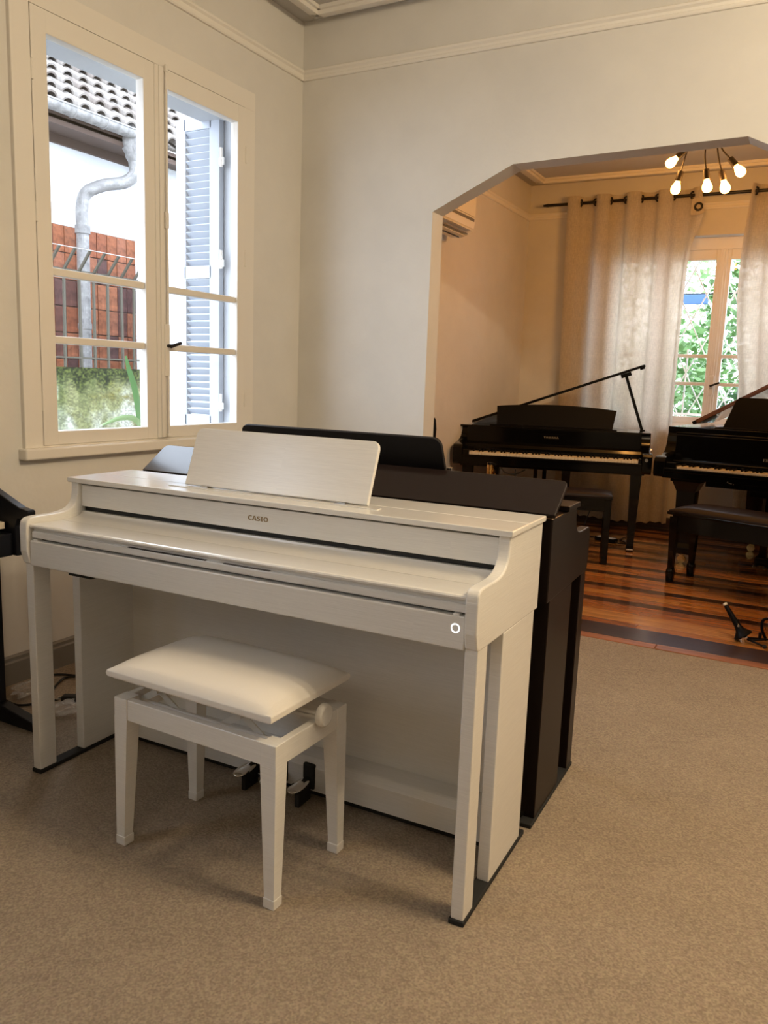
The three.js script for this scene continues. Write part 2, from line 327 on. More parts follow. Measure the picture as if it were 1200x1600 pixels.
// ---------------------------------------------------------------- window in the far wall
{
  const w = structGroup('window_2', 'white casement window behind the linen curtains in the far wall');
  const Z = ZF - 0.12, z0 = Z - 0.05, z1 = Z;
  obj('frame', [rb(-1.80, -1.745, 0.88, 2.44, z0, z1 + 0.01), rb(0.005, 0.06, 0.88, 2.44, z0, z1 + 0.01), rb(-1.80, 0.06, 2.345, 2.44, z0, z1 + 0.01), rb(-1.80, 0.06, 0.88, 0.93, z0, z1 + 0.01)], M.frameWhite, w);
  obj('window_sill', rb(-1.84, 0.10, 0.86, 0.90, Z - 0.1, ZF + 0.03), M.frameWhite, w);
  for (const [a, b, ga, gb] of [[-1.745, -1.345, -1.695, -1.40], [-1.335, -0.872, -1.285, -0.925], [-0.862, -0.40, -0.812, -0.455], [-0.39, 0.005, -0.335, -0.045]]) {
    const s = obj('sash', [rb(a, ga, 0.93, 2.345, z0, z1), rb(gb, b, 0.93, 2.345, z0, z1), rb(ga, gb, 2.265, 2.345, z0, z1), rb(ga, gb, 0.93, 0.985, z0, z1)], M.frameWhite, w);
    for (const y of [1.49, 1.26]) obj('glazing_bar', rb(ga, gb, y - 0.014, y + 0.014, z0 + 0.01, z1 - 0.005), M.frameWhite, s);
    const ys = [0.985, 1.26, 1.49, 2.265];
    for (let i = 0; i < 3; i++) obj('pane', new THREE.PlaneGeometry(gb - ga, ys[i + 1] - ys[i]).translate((ga + gb) / 2, (ys[i] + ys[i + 1]) / 2, Z - 0.03), M.glass, s);
  }
  const cs = obj('centre_strip', [rb(-0.895, -0.84, 0.935, 2.345, z1, z1 + 0.018), rb(-0.878, -0.858, 0.935, 2.345, z1 + 0.016, z1 + 0.028), rb(-0.885, -0.85, 1.17, 1.33, z1 + 0.015, z1 + 0.033)], M.frameWhite, w);
  obj('handle', [rod([-0.868, 1.25, z1 + 0.03], [-0.868, 1.25, z1 + 0.06], 0.007), rod([-0.875, 1.245, z1 + 0.057], [-0.80, 1.275, z1 + 0.06], 0.008)], M.iron, cs);
  const gr = obj('window_grille', [bx(-1.8, 0.06, 0.99, 1.01, ZF - 0.235, ZF - 0.22), bx(-1.8, 0.06, 2.28, 2.30, ZF - 0.235, ZF - 0.22)], M.frameWhite, w);
  for (let i = 0; i < 9; i++) { const x = -1.74 + i * 0.215; obj('bar', bx(x - 0.006, x + 0.006, 0.9, 1.55, ZF - 0.234, ZF - 0.222), M.frameWhite, gr); }
  for (let i = -5; i < 10; i++) for (const s of [-1, 1]) {
    const x = -1.74 + i * 0.215, a = V(x, 0.92, ZF - 0.228), b = V(x + s * 0.72, 2.36, ZF - 0.228);
    const cl = (P, Q) => { for (const lim of [-1.8, 0.06]) { if ((P.x - lim) * (Q.x - lim) < 0) { const t = (lim - P.x) / (Q.x - P.x), R = P.clone().lerp(Q, t); if ((lim < -1 ? P.x < lim : P.x > lim)) P.copy(R); else Q.copy(R); } } return Math.max(P.x, Q.x) > -1.8 && Math.min(P.x, Q.x) < 0.06; };
    if (cl(a, b)) obj('bar', rod(a.toArray(), b.toArray(), 0.006, 0.006, 6), M.frameWhite, gr);
  }
}

// ---------------------------------------------------------------- pianos of the upright digital kind
const fontBold = await new FontLoader().loadAsync('fonts/droid/droid_sans_bold.typeface.json');
const fontReg = await new FontLoader().loadAsync('fonts/droid/droid_serif_bold.typeface.json').catch(() => fontBold);
function text(str, size, wide, font = fontBold, depth = 0.0012) {
  const g = new TextGeometry(str, { font, size, depth, curveSegments: 6 }); g.scale(wide, 1, 1); g.computeBoundingBox();
  const b = g.boundingBox; return g.translate(-(b.min.x + b.max.x) / 2, 0, 0);
}
// local frame: x along the keyboard, -z towards the back (w = -z), y up
function uprightPiano(o) {
  const t = thing('digital_piano', o.label, 'piano', o.at, o.turn);
  const B = o.body, w0 = 0.702, wi = 0.672, Z = (a, b, c, d, w1, w2, r) => rb(a, b, c, d, -w1, -w2, r);
  const cheek = [[-0.006, 0.656], [0.004, 0.648], [0.43, 0.642], [0.43, 0.87], [0.176, 0.87], ...smooth([[0.175, 0.852], [0.172, 0.831], [0.164, 0.812], [0.147, 0.798], [0.124, 0.791], [0.098, 0.788], [0.055, 0.788], [0.018, 0.788], [-0.002, 0.785], [-0.012, 0.775], [-0.015, 0.758]], 4), [-0.015, 0.69]];
  for (const s of [-1, 1]) obj('cheek', sideX(cheek, s > 0 ? wi : -w0, s > 0 ? w0 : -wi, 0.004), B, t);
  for (const s of [-1, 1]) {
    const a = s * (w0 - 0.001), b = s * (wi - 0.002);
    obj('front_leg', Z(a, b, 0.012, 0.652, 0.002, 0.062, 0.003), B, t);
    obj('side_panel', Z(a, b, 0.012, 0.646, 0.168, 0.405, 0.003), B, t);
    obj('foot_rail', Z(s * 0.704, s * 0.666, 0, 0.013, -0.002, 0.442, 0.003), M.rubber, t);
  }
  obj('fascia', Z(-wi, wi, 0.7985, 0.864, 0.186, 0.21, 0.002), B, t);
  obj('slot', Z(-wi, wi, 0.765, 0.80, 0.20, 0.23, 0.001), M.slot, t);
  // key cover: curved rear leaf and flat front leaf with a rounded lip
  const rear = [...smooth([[0.187, 0.784], [0.183, 0.777], [0.172, 0.7715], [0.150, 0.768], [0.108, 0.7665]], 4), [0.108, 0.752], [0.20, 0.752], [0.20, 0.784]];
  obj('key_cover', sideX(rear, -wi + 0.001, wi - 0.001), B, t);
  const front = [[0.1065, 0.7665], [0.1065, 0.752], [0.012, 0.752], [0.012, 0.7575], [0.0, 0.7575], [-0.004, 0.760], [-0.005, 0.7645], [-0.003, 0.768], [0.002, 0.7695]];
  obj('key_cover_front', sideX(front, -wi + 0.001, wi - 0.001), B, t);
  const rail = obj('lip_rail', [Z(-wi + 0.001, wi - 0.001, 0.7285, 0.7485, 0.001, 0.05, 0.004), Z(-wi + 0.001, wi - 0.001, 0.745, 0.757, 0.008, 0.05, 0.002)], B, t);
  obj('speaker_slot', Z(-0.299, -0.035, 0.7478, 0.7495, 0.0, 0.03, 0.0008), M.slot, rail);
  obj('speaker_slot', Z(0.02, 0.16, 0.7478, 0.7495, 0.0, 0.03, 0.0008), M.greySlot, rail);
  obj('recess', Z(-wi + 0.001, wi - 0.001, 0.70, 0.732, 0.016, 0.06, 0.001), M.greySlot, t);
  obj('buffer', Z(-0.662, -0.645, 0.7215, 0.7265, 0.0, 0.02, 0.001), M.whiteMetal, t);
  obj('buffer', Z(0.640, 0.655, 0.7215, 0.7265, 0.0, 0.02, 0.001), M.whiteMetal, t);
  const slip = obj('key_slip', Z(-wi + 0.0005, wi - 0.0005, 0.648, 0.7225, -0.006, 0.02, 0.004), B, t);
  if (o.logo) {
    const ring = new THREE.TorusGeometry(0.0092, 0.0013, 8, 40).scale(1, 1, 0.5).translate(0.6495, 0.6955, 0.0062);
    obj('power_light', ring, M.ring, slip);
  }
  obj('key_bed', Z(-wi, wi, 0.655, 0.715, 0.02, 0.40, 0.002), B, t);
  obj('bracket', [Z(-0.667, -0.615, 0.628, 0.652, 0.05, 0.09, 0.003)], M.rubber, t);
  obj('headphone_box', [Z(-0.56, -0.47, 0.628, 0.656, 0.03, 0.10, 0.003)], M.rubber, t);
  obj('back_panel', Z(-wi, wi, 0.10, 0.86, 0.390, 0.405, 0.001), B, t);
  obj('plinth', sideX([[0.300, 0.026], [0.300, 0.096], [0.304, 0.101], [0.318, 0.114], [0.324, 0.116], [0.405, 0.116], [0.405, 0.026]], -wi, wi), B, t);
  obj('plinth_foot', Z(-wi, wi, 0.002, 0.026, 0.32, 0.40, 0.001), M.slot, t);
  // lid of two leaves; the rear one folds up
  const lid = obj('lid', Z(-0.709, 0.709, 0.8715, 0.8865, 0.166, 0.292, 0.003), B, t);
  const flap = new THREE.Group(); flap.name = 'lid_flap'; flap.position.set(0, 0.872, -0.433); flap.rotation.x = o.flap || 0; t.add(flap);
  const leaf = new THREE.Shape(); const fr = o.flap ? 0.022 : 0.002;
  leaf.moveTo(-0.709, 0); leaf.lineTo(0.709, 0); leaf.lineTo(0.709, 0.139 - fr); leaf.quadraticCurveTo(0.709, 0.139, 0.709 - fr, 0.139); leaf.lineTo(-0.709 + fr, 0.139); leaf.quadraticCurveTo(-0.709, 0.139, -0.709, 0.139 - fr); leaf.closePath();
  const lg = o.flap ? extr(leaf, 0.0145, 0.002).rotateX(PI / 2).translate(0, 0.0145, 0) : rb(-0.709, 0.709, 0, 0.0145, 0, 0.139, 0.003);
  obj('leaf', lg, o.flapMat || B, flap);
  if (o.flap) obj('inner_deck', Z(-0.66, 0.66, 0.845, 0.862, 0.29, 0.39, 0.002), M.slot, t);
  // music rest, leaning back, rounded upper corners
  const [r0, r1] = o.rest, wr = r1 - r0, hr = 0.172, s = new THREE.Shape(), rc = o.restRound || 0.022, sk = o.restSkew || 0.0;
  s.moveTo(r0, 0); s.lineTo(r1, 0); s.lineTo(r1 - sk, hr - rc); s.quadraticCurveTo(r1 - sk - 0.002, hr, r1 - sk - rc, hr); s.lineTo(r0 + sk + rc, hr); s.quadraticCurveTo(r0 + sk + 0.002, hr, r0 + sk, hr - rc); s.closePath();
  const rest = obj('music_rest', extr(s, 0.013, 0.002).translate(0, 0, -0.0065).rotateX(-0.36).translate(0, 0.8905, -0.255), o.restMat || B, t);
  for (const u of [r0 + 0.075, r1 - 0.075]) obj('hinge', [rb(u - 0.018, u + 0.018, 0.8865, 0.891, -0.262, -0.238, 0.001), rod([u - 0.012, 0.8905, -0.247], [u + 0.012, 0.8905, -0.247], 0.0035)], M.steel, rest);
  if (o.logo) {
    obj('ledge', Z(-0.36, 0.33, 0.886, 0.889, 0.226, 0.25, 0.001), B, t);
    obj('brand_lettering', text('CASIO', 0.0128, 1.3).translate(-0.0095, 0.8265, -0.1862), M.bronze, t);
  }
  // three pedals
  for (const [i, u] of [[0, -0.09], [1, 0.004], [2, 0.098]]) {
    const ped = obj('pedal', [(() => {
      const q = new THREE.SphereGeometry(1, 24, 16), p = q.attributes.position;
      for (let k = 0; k < p.count; k++) { const z = p.getZ(k), f = clamp((z + 1) / 2), wd = 0.015 + 0.014 * f * f; p.setXYZ(k, u + p.getX(k) * wd * 1.05, 0.063 + p.getY(k) * 0.012 + (p.getY(k) < 0 ? 0.002 : 0), -0.25 + z * 0.055); }
      q.computeVertexNormals(); return q;
    })(), rb(u - 0.011, u + 0.011, 0.058, 0.068, -0.31, -0.25, 0.004)], M.chrome, t);
    obj('pedal_housing', [rb(u - 0.02, u + 0.02, 0.03, 0.108, -0.308, -0.294, 0.006), rb(u - 0.008, u + 0.008, 0.0, 0.058, -0.30, -0.235, 0.004)], M.rubber, ped);
  }
  if (o.clip) obj('clip', [rod([o.clip, 0.90, -0.27], [o.clip, 0.955, -0.285], 0.004), rb(o.clip - 0.008, o.clip + 0.008, 0.95, 0.965, -0.29, -0.278, 0.002)], M.chrome, t);
  return t;
}
const TURN = rad(1.258);
uprightPiano({ label: 'white digital piano with closed key cover and a white adjustable bench before it', at: [-1.295, 0, -1.526], turn: TURN, body: M.white, rest: [-0.318, 0.288], logo: true });
uprightPiano({ label: 'dark brown digital piano standing back to back behind the white piano, lid flap raised', at: [-1.305, 0, -2.440], turn: TURN + PI, body: M.dark, rest: [-0.335, 0.40], restRound: 0.03, restSkew: 0.008, restMat: M.darkRest, flap: -rad(34), flapMat: M.darkFlap, clip: -0.345 });

// ---------------------------------------------------------------- white bench
{
  const t = thing('piano_bench', 'white adjustable piano bench with a pale leather seat and round side knob', 'bench', [-1.241, 0, -1.518], rad(-0.9));
  const hx = 0.254, hz = 0.148, T = 0.402;
  for (const sx of [-1, 1]) for (const sz of [-1, 1]) {
    const leg = obj('leg', [taper(0.044, 0.044, 0.028, 0.028, 0.02, 0.352, sx * (hx - 0.022), sz * (hz - 0.022), sx * 0.008, sz * 0.008), rb(sx * hx, sx * (hx - 0.044), 0.35, T, sz * hz, sz * (hz - 0.044), 0.002)], M.white, t);
    obj('foot_cap', rb(sx * (hx + 0.0015), sx * (hx - 0.0305), 0, 0.025, sz * (hz + 0.0015), sz * (hz - 0.0305), 0.002), M.white, leg);
  }
  for (const sz of [-1, 1]) obj('apron', rb(-hx + 0.043, hx - 0.043, 0.346, T - 0.001, sz * (hz - 0.003), sz * (hz - 0.023), 0.002), M.white, t);
  for (const sx of [-1, 1]) obj('apron', rb(sx * (hx - 0.002), sx * (hx - 0.022), 0.346, T - 0.001, -hz + 0.043, hz - 0.043, 0.002), M.white, t);
  const mech = obj('lift_mechanism', [rod([-hx + 0.02, 0.378, -0.085], [hx - 0.02, 0.378, -0.085], 0.006), rod([-hx + 0.02, 0.378, 0.085], [hx - 0.02, 0.378, 0.085], 0.006), rod([-0.2, 0.395, 0], [0.27, 0.405, -0.03], 0.005)], M.whiteMetal, t);
  for (const x of [-0.17, 0.1]) for (const s of [-1, 1]) {
    obj('scissor_arm', bar([x - s * 0.065, 0.372, 0.075], [x + s * 0.065, 0.455, 0.075], 0.004, 0.017), M.whiteMetal, mech);
    obj('scissor_arm', bar([x - s * 0.065, 0.372, -0.075], [x + s * 0.065, 0.455, -0.075], 0.004, 0.017), M.whiteMetal, mech);
  }
  for (const x of [-0.17, 0.1]) obj('pivot', rod([x, 0.4135, -0.09], [x, 0.4135, 0.09], 0.006), M.whiteMetal, mech);
  obj('seat', cushion(0.512, 0.326, 0.456, 0.017, 0.032), M.whiteLeather, t).position.set(-0.012, 0, -0.008);
  obj('seat_board', rb(-0.258, 0.234, 0.449, 0.457, -0.163, 0.147, 0.003), M.whiteMetal, t);
  const knobAt = [0.252, 0.415, -0.03];
  obj('knob', lathe([[0, 0], [0.024, 0], [0.0285, 0.004], [0.0285, 0.016], [0.025, 0.020], [0.021, 0.0205], [0.0195, 0.0185], [0, 0.0185]], 32).rotateZ(-PI / 2).translate(...knobAt), M.white, t);
  obj('knob_shaft', rod([0.1, 0.413, -0.03], [0.256, 0.415, -0.03], 0.006), M.whiteMetal, t);
}

// ---------------------------------------------------------------- black piano at the left edge
{
  const t = thing('digital_piano', 'black digital piano along the left wall, cut off by the photo edge', 'piano', [XL + 0.022, 0, -1.02], 0);
  const z0 = -0.70, z1 = 0.70;       // local: x out from the wall
  // side profile in (x, y)
  const prof = [[0.02, 0.60], [0.36, 0.60], [0.36, 0.70], [0.372, 0.726], [0.418, 0.726], [0.423, 0.732], [0.423, 0.752], [0.418, 0.757], [0.38, 0.762], [0.19, 0.835], [0.15, 0.85], [0.02, 0.85]];
  for (const z of [z0, z1 - 0.03]) obj('cheek', extr(prof, 0.03, 0.003).translate(0, 0, z), M.navyBlack, t);
  for (const z of [z0, z1 - 0.03]) obj('side_panel', rb(0.03, 0.235, 0.03, 0.60, z, z + 0.03, 0.003), M.navyBlack, t);
  for (const z of [z0 - 0.004, z1 - 0.036]) obj('foot', extr([[0.0, 0], [0.425, 0], [0.427, 0.022], [0.40, 0.035], [0.25, 0.06], [0.0, 0.06]], 0.04, 0.004).translate(0, 0, z), M.navyBlack, t);
  obj('key_bed', [rb(0.02, 0.345, 0.60, 0.675, z0 + 0.03, z1 - 0.03, 0.004), rb(0.02, 0.20, 0.66, 0.79, z0 + 0.03, z1 - 0.03, 0.004)], M.navyBlack, t);
  obj('lid', rb(0.0, 0.20, 0.85, 0.862, z0 - 0.003, z1 + 0.003, 0.003), M.navyBlack, t);
  obj('back_panel', rb(0.03, 0.045, 0.18, 0.60, z0 + 0.03, z1 - 0.03, 0.002), M.navyBlack, t);
  const kw = [], kb = [];
  for (let i = 0; i < 52; i++) kw.push(rb(0.155, 0.318, 0.688, 0.710, z0 + 0.038 + i * 0.0235, z0 + 0.038 + i * 0.0235 + 0.0226, 0.0015));
  for (let i = 0; i < 51; i++) if (![1, 4].includes(i % 7)) kb.push(rb(0.155, 0.25, 0.705, 0.719, z0 + 0.038 + (i + 1) * 0.0235 - 0.006, z0 + 0.038 + (i + 1) * 0.0235 + 0.006, 0.002));
  tag(obj('white_keys', kw, M.ivory, t), null, null, null, 'stuff');
  tag(obj('black_keys', kb, M.satinBlack, t), null, null, null, 'stuff');
}

// ---------------------------------------------------------------- grand pianos
function grandOutline(u0, u1, wf, wb) {
  const s = new THREE.Shape(), W = u1 - u0;
  s.moveTo(u0, wf); s.lineTo(u1, wf); s.lineTo(u1, wf + (wb - wf) * 0.28);
  s.bezierCurveTo(u1, wf + (wb - wf) * 0.55, u0 + W * 0.80, wf + (wb - wf) * 0.62, u0 + W * 0.66, wf + (wb - wf) * 0.80);
  s.bezierCurveTo(u0 + W * 0.56, wf + (wb - wf) * 0.95, u0 + W * 0.40, wb, u0 + W * 0.25, wb);
  s.bezierCurveTo(u0 + W * 0.08, wb, u0, wf + (wb - wf) * 0.97, u0, wf + (wb - wf) * 0.85);
  s.closePath(); return s;
}
// extrude a (u, w) outline upwards from y0 to y1
const upw = (s, y0, y1, bev = 0.004) => extr(s, y1 - y0, bev, 2, 16).rotateX(-PI / 2).translate(0, y0, 0);
function keySet(t, u0, y, wFront) {
  const kw = [], kb = [], n = 52, p = 1.225 / n;
  for (let i = 0; i < n; i++) kw.push(rb(u0 + i * p + 0.0006, u0 + (i + 1) * p - 0.0006, y - 0.02, y, -wFront, -wFront - 0.15, 0.0015));
  for (let i = 0; i < n - 1; i++) if (![1, 4].includes(i % 7)) kb.push(rb(u0 + (i + 1) * p - 0.0055, u0 + (i + 1) * p + 0.0055, y - 0.002, y + 0.011, -wFront - 0.052, -wFront - 0.15, 0.002));
  tag(obj('white_keys', kw, M.ivory, t), null, null, null, 'stuff');
  tag(obj('black_keys', kb, M.satinBlack, t), null, null, null, 'stuff');
}
// a tilted plate: outline in (u, h) leaned back by angle a, foot at (y, w)
const plate = (s, th, a, y, w) => extr(s, th, 0.002).translate(0, 0, -th).rotateX(-a).translate(0, y, -w);
{
  const t = thing('grand_piano', 'small black digital grand piano with its lid propped open by the curtains', 'piano', [-1.742, 0, -5.794], rad(14.935));
  const B = M.black, u0 = -0.735, u1 = 0.707;
  obj('case', upw(grandOutline(u0, u1, 0.285, 1.10), 0.602, 0.880), B, t);
  const arm = [[-0.012, 0.612], [0.004, 0.597], [0.30, 0.585], [0.30, 0.880], [0.283, 0.880], ...smooth([[0.281, 0.872], [0.272, 0.83], [0.245, 0.785], [0.205, 0.762], [0.14, 0.755], [0.05, 0.750], [0.005, 0.742], [-0.012, 0.724]], 4)];
  for (const [a, b] of [[u0, u0 + 0.07], [u1 - 0.07, u1]]) obj('arm', sideX(arm, a, b, 0.004), B, t);
  obj('key_bed', [rb(u0 + 0.06, u1 - 0.06, 0.600, 0.660, 0.004, -0.29, 0.003), rb(u0 + 0.14, u1 - 0.13, 0.582, 0.603, -0.05, -0.29, 0.003)], B, t);
  for (const [a, b] of [[u0 + 0.07, -0.6145], [0.6145, u1 - 0.07]]) obj('key_block', rb(a, b, 0.655, 0.71, 0.0, -0.16, 0.006), B, t);
  obj('key_slip', rb(u0 + 0.07, u1 - 0.07, 0.655, 0.672, 0.012, -0.01, 0.004), B, t);
  obj('key_cover', sideX([[0.15, 0.70], [0.15, 0.725], [0.165, 0.745], [0.20, 0.757], [0.24, 0.757], [0.24, 0.70]], u0 + 0.07, u1 - 0.07), B, t);
  obj('fascia', [rb(u0 + 0.07, u1 - 0.07, 0.755, 0.872, -0.232, -0.25, 0.002), rb(-0.13, 0.09, 0.785, 0.838, -0.229, -0.235, 0.001)], B, t);
  obj('top_rail', rb(u0 + 0.004, u1 - 0.004, 0.868, 0.8815, -0.235, -0.30, 0.003), B, t);
  obj('desk_ledge', rb(-0.50, 0.46, 0.8815, 0.887, -0.30, -0.42, 0.002), M.satinBlack, t);
  obj('brand_lettering', text('YAMAHA', 0.0155, 1.25).translate(-0.021, 0.806, -0.2288), M.gold, t);
  keySet(t, -0.6125, 0.692, 0.002);
  const d = new THREE.Shape(); d.moveTo(-0.452, 0); d.lineTo(0.428, 0); d.lineTo(0.452, 0.152); d.quadraticCurveTo(0.0, 0.205, -0.462, 0.154); d.closePath();
  const desk = obj('music_desk', plate(d, 0.014, 0.36, 0.889, 0.355), M.satinBlack, t);
  for (const u of [-0.27, 0.26]) obj('desk_foot', rb(u - 0.02, u + 0.02, 0.878, 0.892, -0.325, -0.37, 0.003), M.satinBlack, desk);
  // lid hinged along the left side
  const L = 1.43, ls = new THREE.Shape(); ls.moveTo(0, 0.46); ls.lineTo(L, 0.46); ls.lineTo(L, 0.62); ls.bezierCurveTo(L, 0.82, L * 0.8, 0.86, L * 0.66, 0.98); ls.bezierCurveTo(L * 0.56, 1.08, L * 0.4, 1.12, L * 0.25, 1.12); ls.bezierCurveTo(0.08, 1.12, 0, 1.09, 0, 1.0); ls.closePath();
  const lid = new THREE.Group(); lid.name = 'lid'; lid.position.set(u0 + 0.03, 0.882, 0); lid.rotation.z = rad(20.35); t.add(lid);
  obj('lid_board', upw(ls, -0.009, 0.011, 0.003), B, lid);
  obj('bumper', [rb(L - 0.04, L - 0.005, -0.022, -0.008, -0.50, -0.54, 0.004)], M.satinBlack, lid);
  obj('hinge', [rb(0.02, 0.13, -0.02, -0.006, -0.50, -0.56, 0.003)], M.steel, lid);
  obj('lid_prop', [bar([0.664, 0.872, -0.60], [0.508, 1.30, -0.60], 0.022, 0.022), rb(0.645, 0.683, 0.868, 0.888, -0.575, -0.625, 0.003), bar([0.47, 1.292, -0.60], [0.545, 1.319, -0.60], 0.05, 0.03)], B, t);
  const leg = (u, w, yt) => {
    const l = obj('leg', [taper(0.080, 0.080, 0.048, 0.048, 0.05, yt, u, -w), rb(u - 0.055, u + 0.055, yt - 0.012, yt + 0.02, -w - 0.055, -w + 0.055, 0.004)], B, t);
    obj('ferrule', rb(u - 0.026, u + 0.026, 0.0, 0.052, -w - 0.026, -w + 0.026, 0.003), M.satinBlack, l);
    obj('ferrule_band', rb(u - 0.0255, u + 0.0255, 0.012, 0.022, -w - 0.0265, -w + 0.0265, 0.002), M.chrome, l);
  };
  leg(0.612, 0.135, 0.590); leg(-0.632, 0.135, 0.590); leg(0.10, 0.93, 0.600); leg(-0.5, 0.93, 0.600);
  const ly = obj('pedal_lyre', [rb(-0.143, -0.115, 0.10, 0.60, -0.36, -0.42, 0.003), rb(-0.075, -0.045, 0.10, 0.60, -0.36, -0.42, 0.003), rb(-0.19, 0.0, 0.03, 0.105, -0.34, -0.47, 0.006)], B, t);
  for (const u of [-0.15, -0.095, -0.04]) obj('pedal', rb(u - 0.011, u + 0.011, 0.045, 0.058, -0.345, -0.25, 0.005), M.brass, ly);
  obj('key_lock', rod([u1 - 0.04, 0.70, 0.012], [u1 - 0.04, 0.70, 0.02], 0.012), M.steel, t);
  obj('cheek_bolt', rod([u1 - 0.005, 0.755, -0.245], [u1 + 0.012, 0.755, -0.245], 0.012), M.steel, t);
}
{
  const t = thing('grand_piano', 'large black grand piano at the right photo edge with brown lid edge', 'piano', [-0.852, 0, -5.718], rad(-5.95));
  const B = M.black, u0 = -0.15, u1 = 1.375;
  obj('case', upw(grandOutline(u0, u1, 0.285, 1.22), 0.625, 0.950), B, t);
  const arm = [[-0.016, 0.635], [0.004, 0.618], [0.30, 0.60], [0.30, 0.950], [0.278, 0.950], [0.278, 0.905], ...smooth([[0.272, 0.885], [0.262, 0.84], [0.235, 0.795], [0.195, 0.768], [0.14, 0.758], [0.05, 0.757], [0.002, 0.745], [-0.016, 0.722]], 4)];
  for (const [a, b] of [[u0, u0 + 0.075], [u1 - 0.075, u1]]) obj('arm', sideX(arm, a, b, 0.005), B, t);
  obj('key_bed', [rb(u0 + 0.06, u1 - 0.06, 0.612, 0.672, 0.0, -0.29, 0.003), rb(0.195, 1.03, 0.578, 0.615, -0.01, -0.29, 0.003), rb(u0 + 0.11, u1 - 0.11, 0.600, 0.62, -0.1, -0.29, 0.003)], B, t);
  for (const [a, b] of [[u0 + 0.075, -0.003], [1.228, u1 - 0.075]]) obj('key_block', rb(a, b, 0.665, 0.722, 0.0, -0.17, 0.008), B, t);
  obj('key_slip', rb(u0 + 0.07, u1 - 0.07, 0.655, 0.682, 0.016, -0.005, 0.005), B, t);
  obj('fallboard', [rb(u0 + 0.075, u1 - 0.075, 0.715, 0.90, -0.215, -0.235, 0.004), rb(u0 + 0.075, u1 - 0.075, 0.70, 0.725, -0.16, -0.22, 0.006)], B, t);
  obj('top_rail', [rb(u0 + 0.004, u1 - 0.004, 0.915, 0.9515, -0.262, -0.34, 0.004), rb(u0 + 0.07, u1 - 0.07, 0.895, 0.917, -0.225, -0.34, 0.005)], B, t);
  obj('brand_lettering', text('FRITZ', 0.019, 0.95, fontReg).translate(0.535, 0.757, -0.2145), M.gold, t);
  obj('emblem', [text('~', 0.03, 1.1, fontReg).translate(0.352, 0.60, 0.0005), rod([0.335, 0.622, 0.0], [0.335, 0.622, 0.002], 0.004), rod([0.372, 0.610, 0.0], [0.372, 0.610, 0.002], 0.003)], M.gold, t);
  keySet(t, 0, 0.694, 0.004);
  const d = new THREE.Shape(); d.moveTo(0.185, 0); d.lineTo(1.05, 0); d.lineTo(0.99, 0.225); d.lineTo(0.262, 0.225); d.lineTo(0.242, 0.20); d.closePath();
  obj('music_desk', plate(d, 0.018, 0.3, 0.955, 0.40), M.satinBlack, t);
  obj('desk_tray', rb(0.15, 1.08, 0.948, 0.960, -0.32, -0.50, 0.003), M.satinBlack, t);
  const L = 1.5, ls = new THREE.Shape(); ls.moveTo(0, 0.50); ls.lineTo(L, 0.50); ls.lineTo(L, 0.72); ls.bezierCurveTo(L, 0.90, L * 0.8, 0.94, L * 0.66, 1.06); ls.bezierCurveTo(L * 0.56, 1.2, L * 0.4, 1.24, L * 0.25, 1.24); ls.bezierCurveTo(0.08, 1.24, 0, 1.21, 0, 1.1); ls.closePath();
  const lid = new THREE.Group(); lid.name = 'lid'; lid.position.set(-0.045, 0.972, 0); lid.rotation.z = rad(30.7); t.add(lid);
  obj('lid_board', upw(ls, -0.012, 0.012, 0.003), B, lid);
  obj('lid_edge', rb(0.03, L - 0.01, -0.018, 0.012, -0.492, -0.505, 0.004), M.brownEdge, lid);
  obj('hinge', rb(0.05, 0.16, -0.03, -0.008, -0.56, -0.62, 0.003), M.steel, lid);
  obj('lid_prop', bar([1.25, 0.945, -0.62], [1.08, 1.62, -0.62], 0.024, 0.024), B, t);
  const leg = (u, w) => {
    const l = obj('leg', [taper(0.125, 0.125, 0.105, 0.105, 0.15, 0.52, u, -w), taper(0.19, 0.15, 0.125, 0.125, 0.515, 0.585, u, -w), rb(u - 0.105, u + 0.105, 0.582, 0.606, -w - 0.085, -w + 0.085, 0.005), taper(0.105, 0.105, 0.14, 0.14, 0.12, 0.152, u, -w), rb(u - 0.07, u + 0.07, 0.075, 0.122, -w - 0.07, -w + 0.07, 0.006)], B, t);
    obj('caster', [new THREE.CylinderGeometry(0.028, 0.028, 0.022, 20).rotateX(PI / 2).translate(u, 0.0285, -w), bar([u - 0.022, 0.02, -w + 0.016], [u + 0.022, 0.078, -w + 0.016], 0.006, 0.008), bar([u + 0.022, 0.02, -w + 0.02], [u - 0.022, 0.078, -w + 0.02], 0.006, 0.008)], M.brass, l);
  };
  leg(0.042, 0.20); leg(1.19, 0.20); leg(0.35, 1.02);
  const ly = obj('pedal_lyre', [rb(0.424, 0.80, 0.505, 0.61, -0.28, -0.37, 0.004), taper(0.03, 0.035, 0.045, 0.04, 0.10, 0.51, 0.545, -0.32), taper(0.03, 0.035, 0.045, 0.04, 0.10, 0.51, 0.68, -0.32), rb(0.50, 0.725, 0.045, 0.105, -0.27, -0.40, 0.015)], B, t);
  for (const u of [0.545, 0.612, 0.68]) obj('pedal', new THREE.SphereGeometry(1, 16, 10).scale(0.016, 0.007, 0.07).translate(u - 0.02, 0.055, -0.20), M.chrome, ly);
}
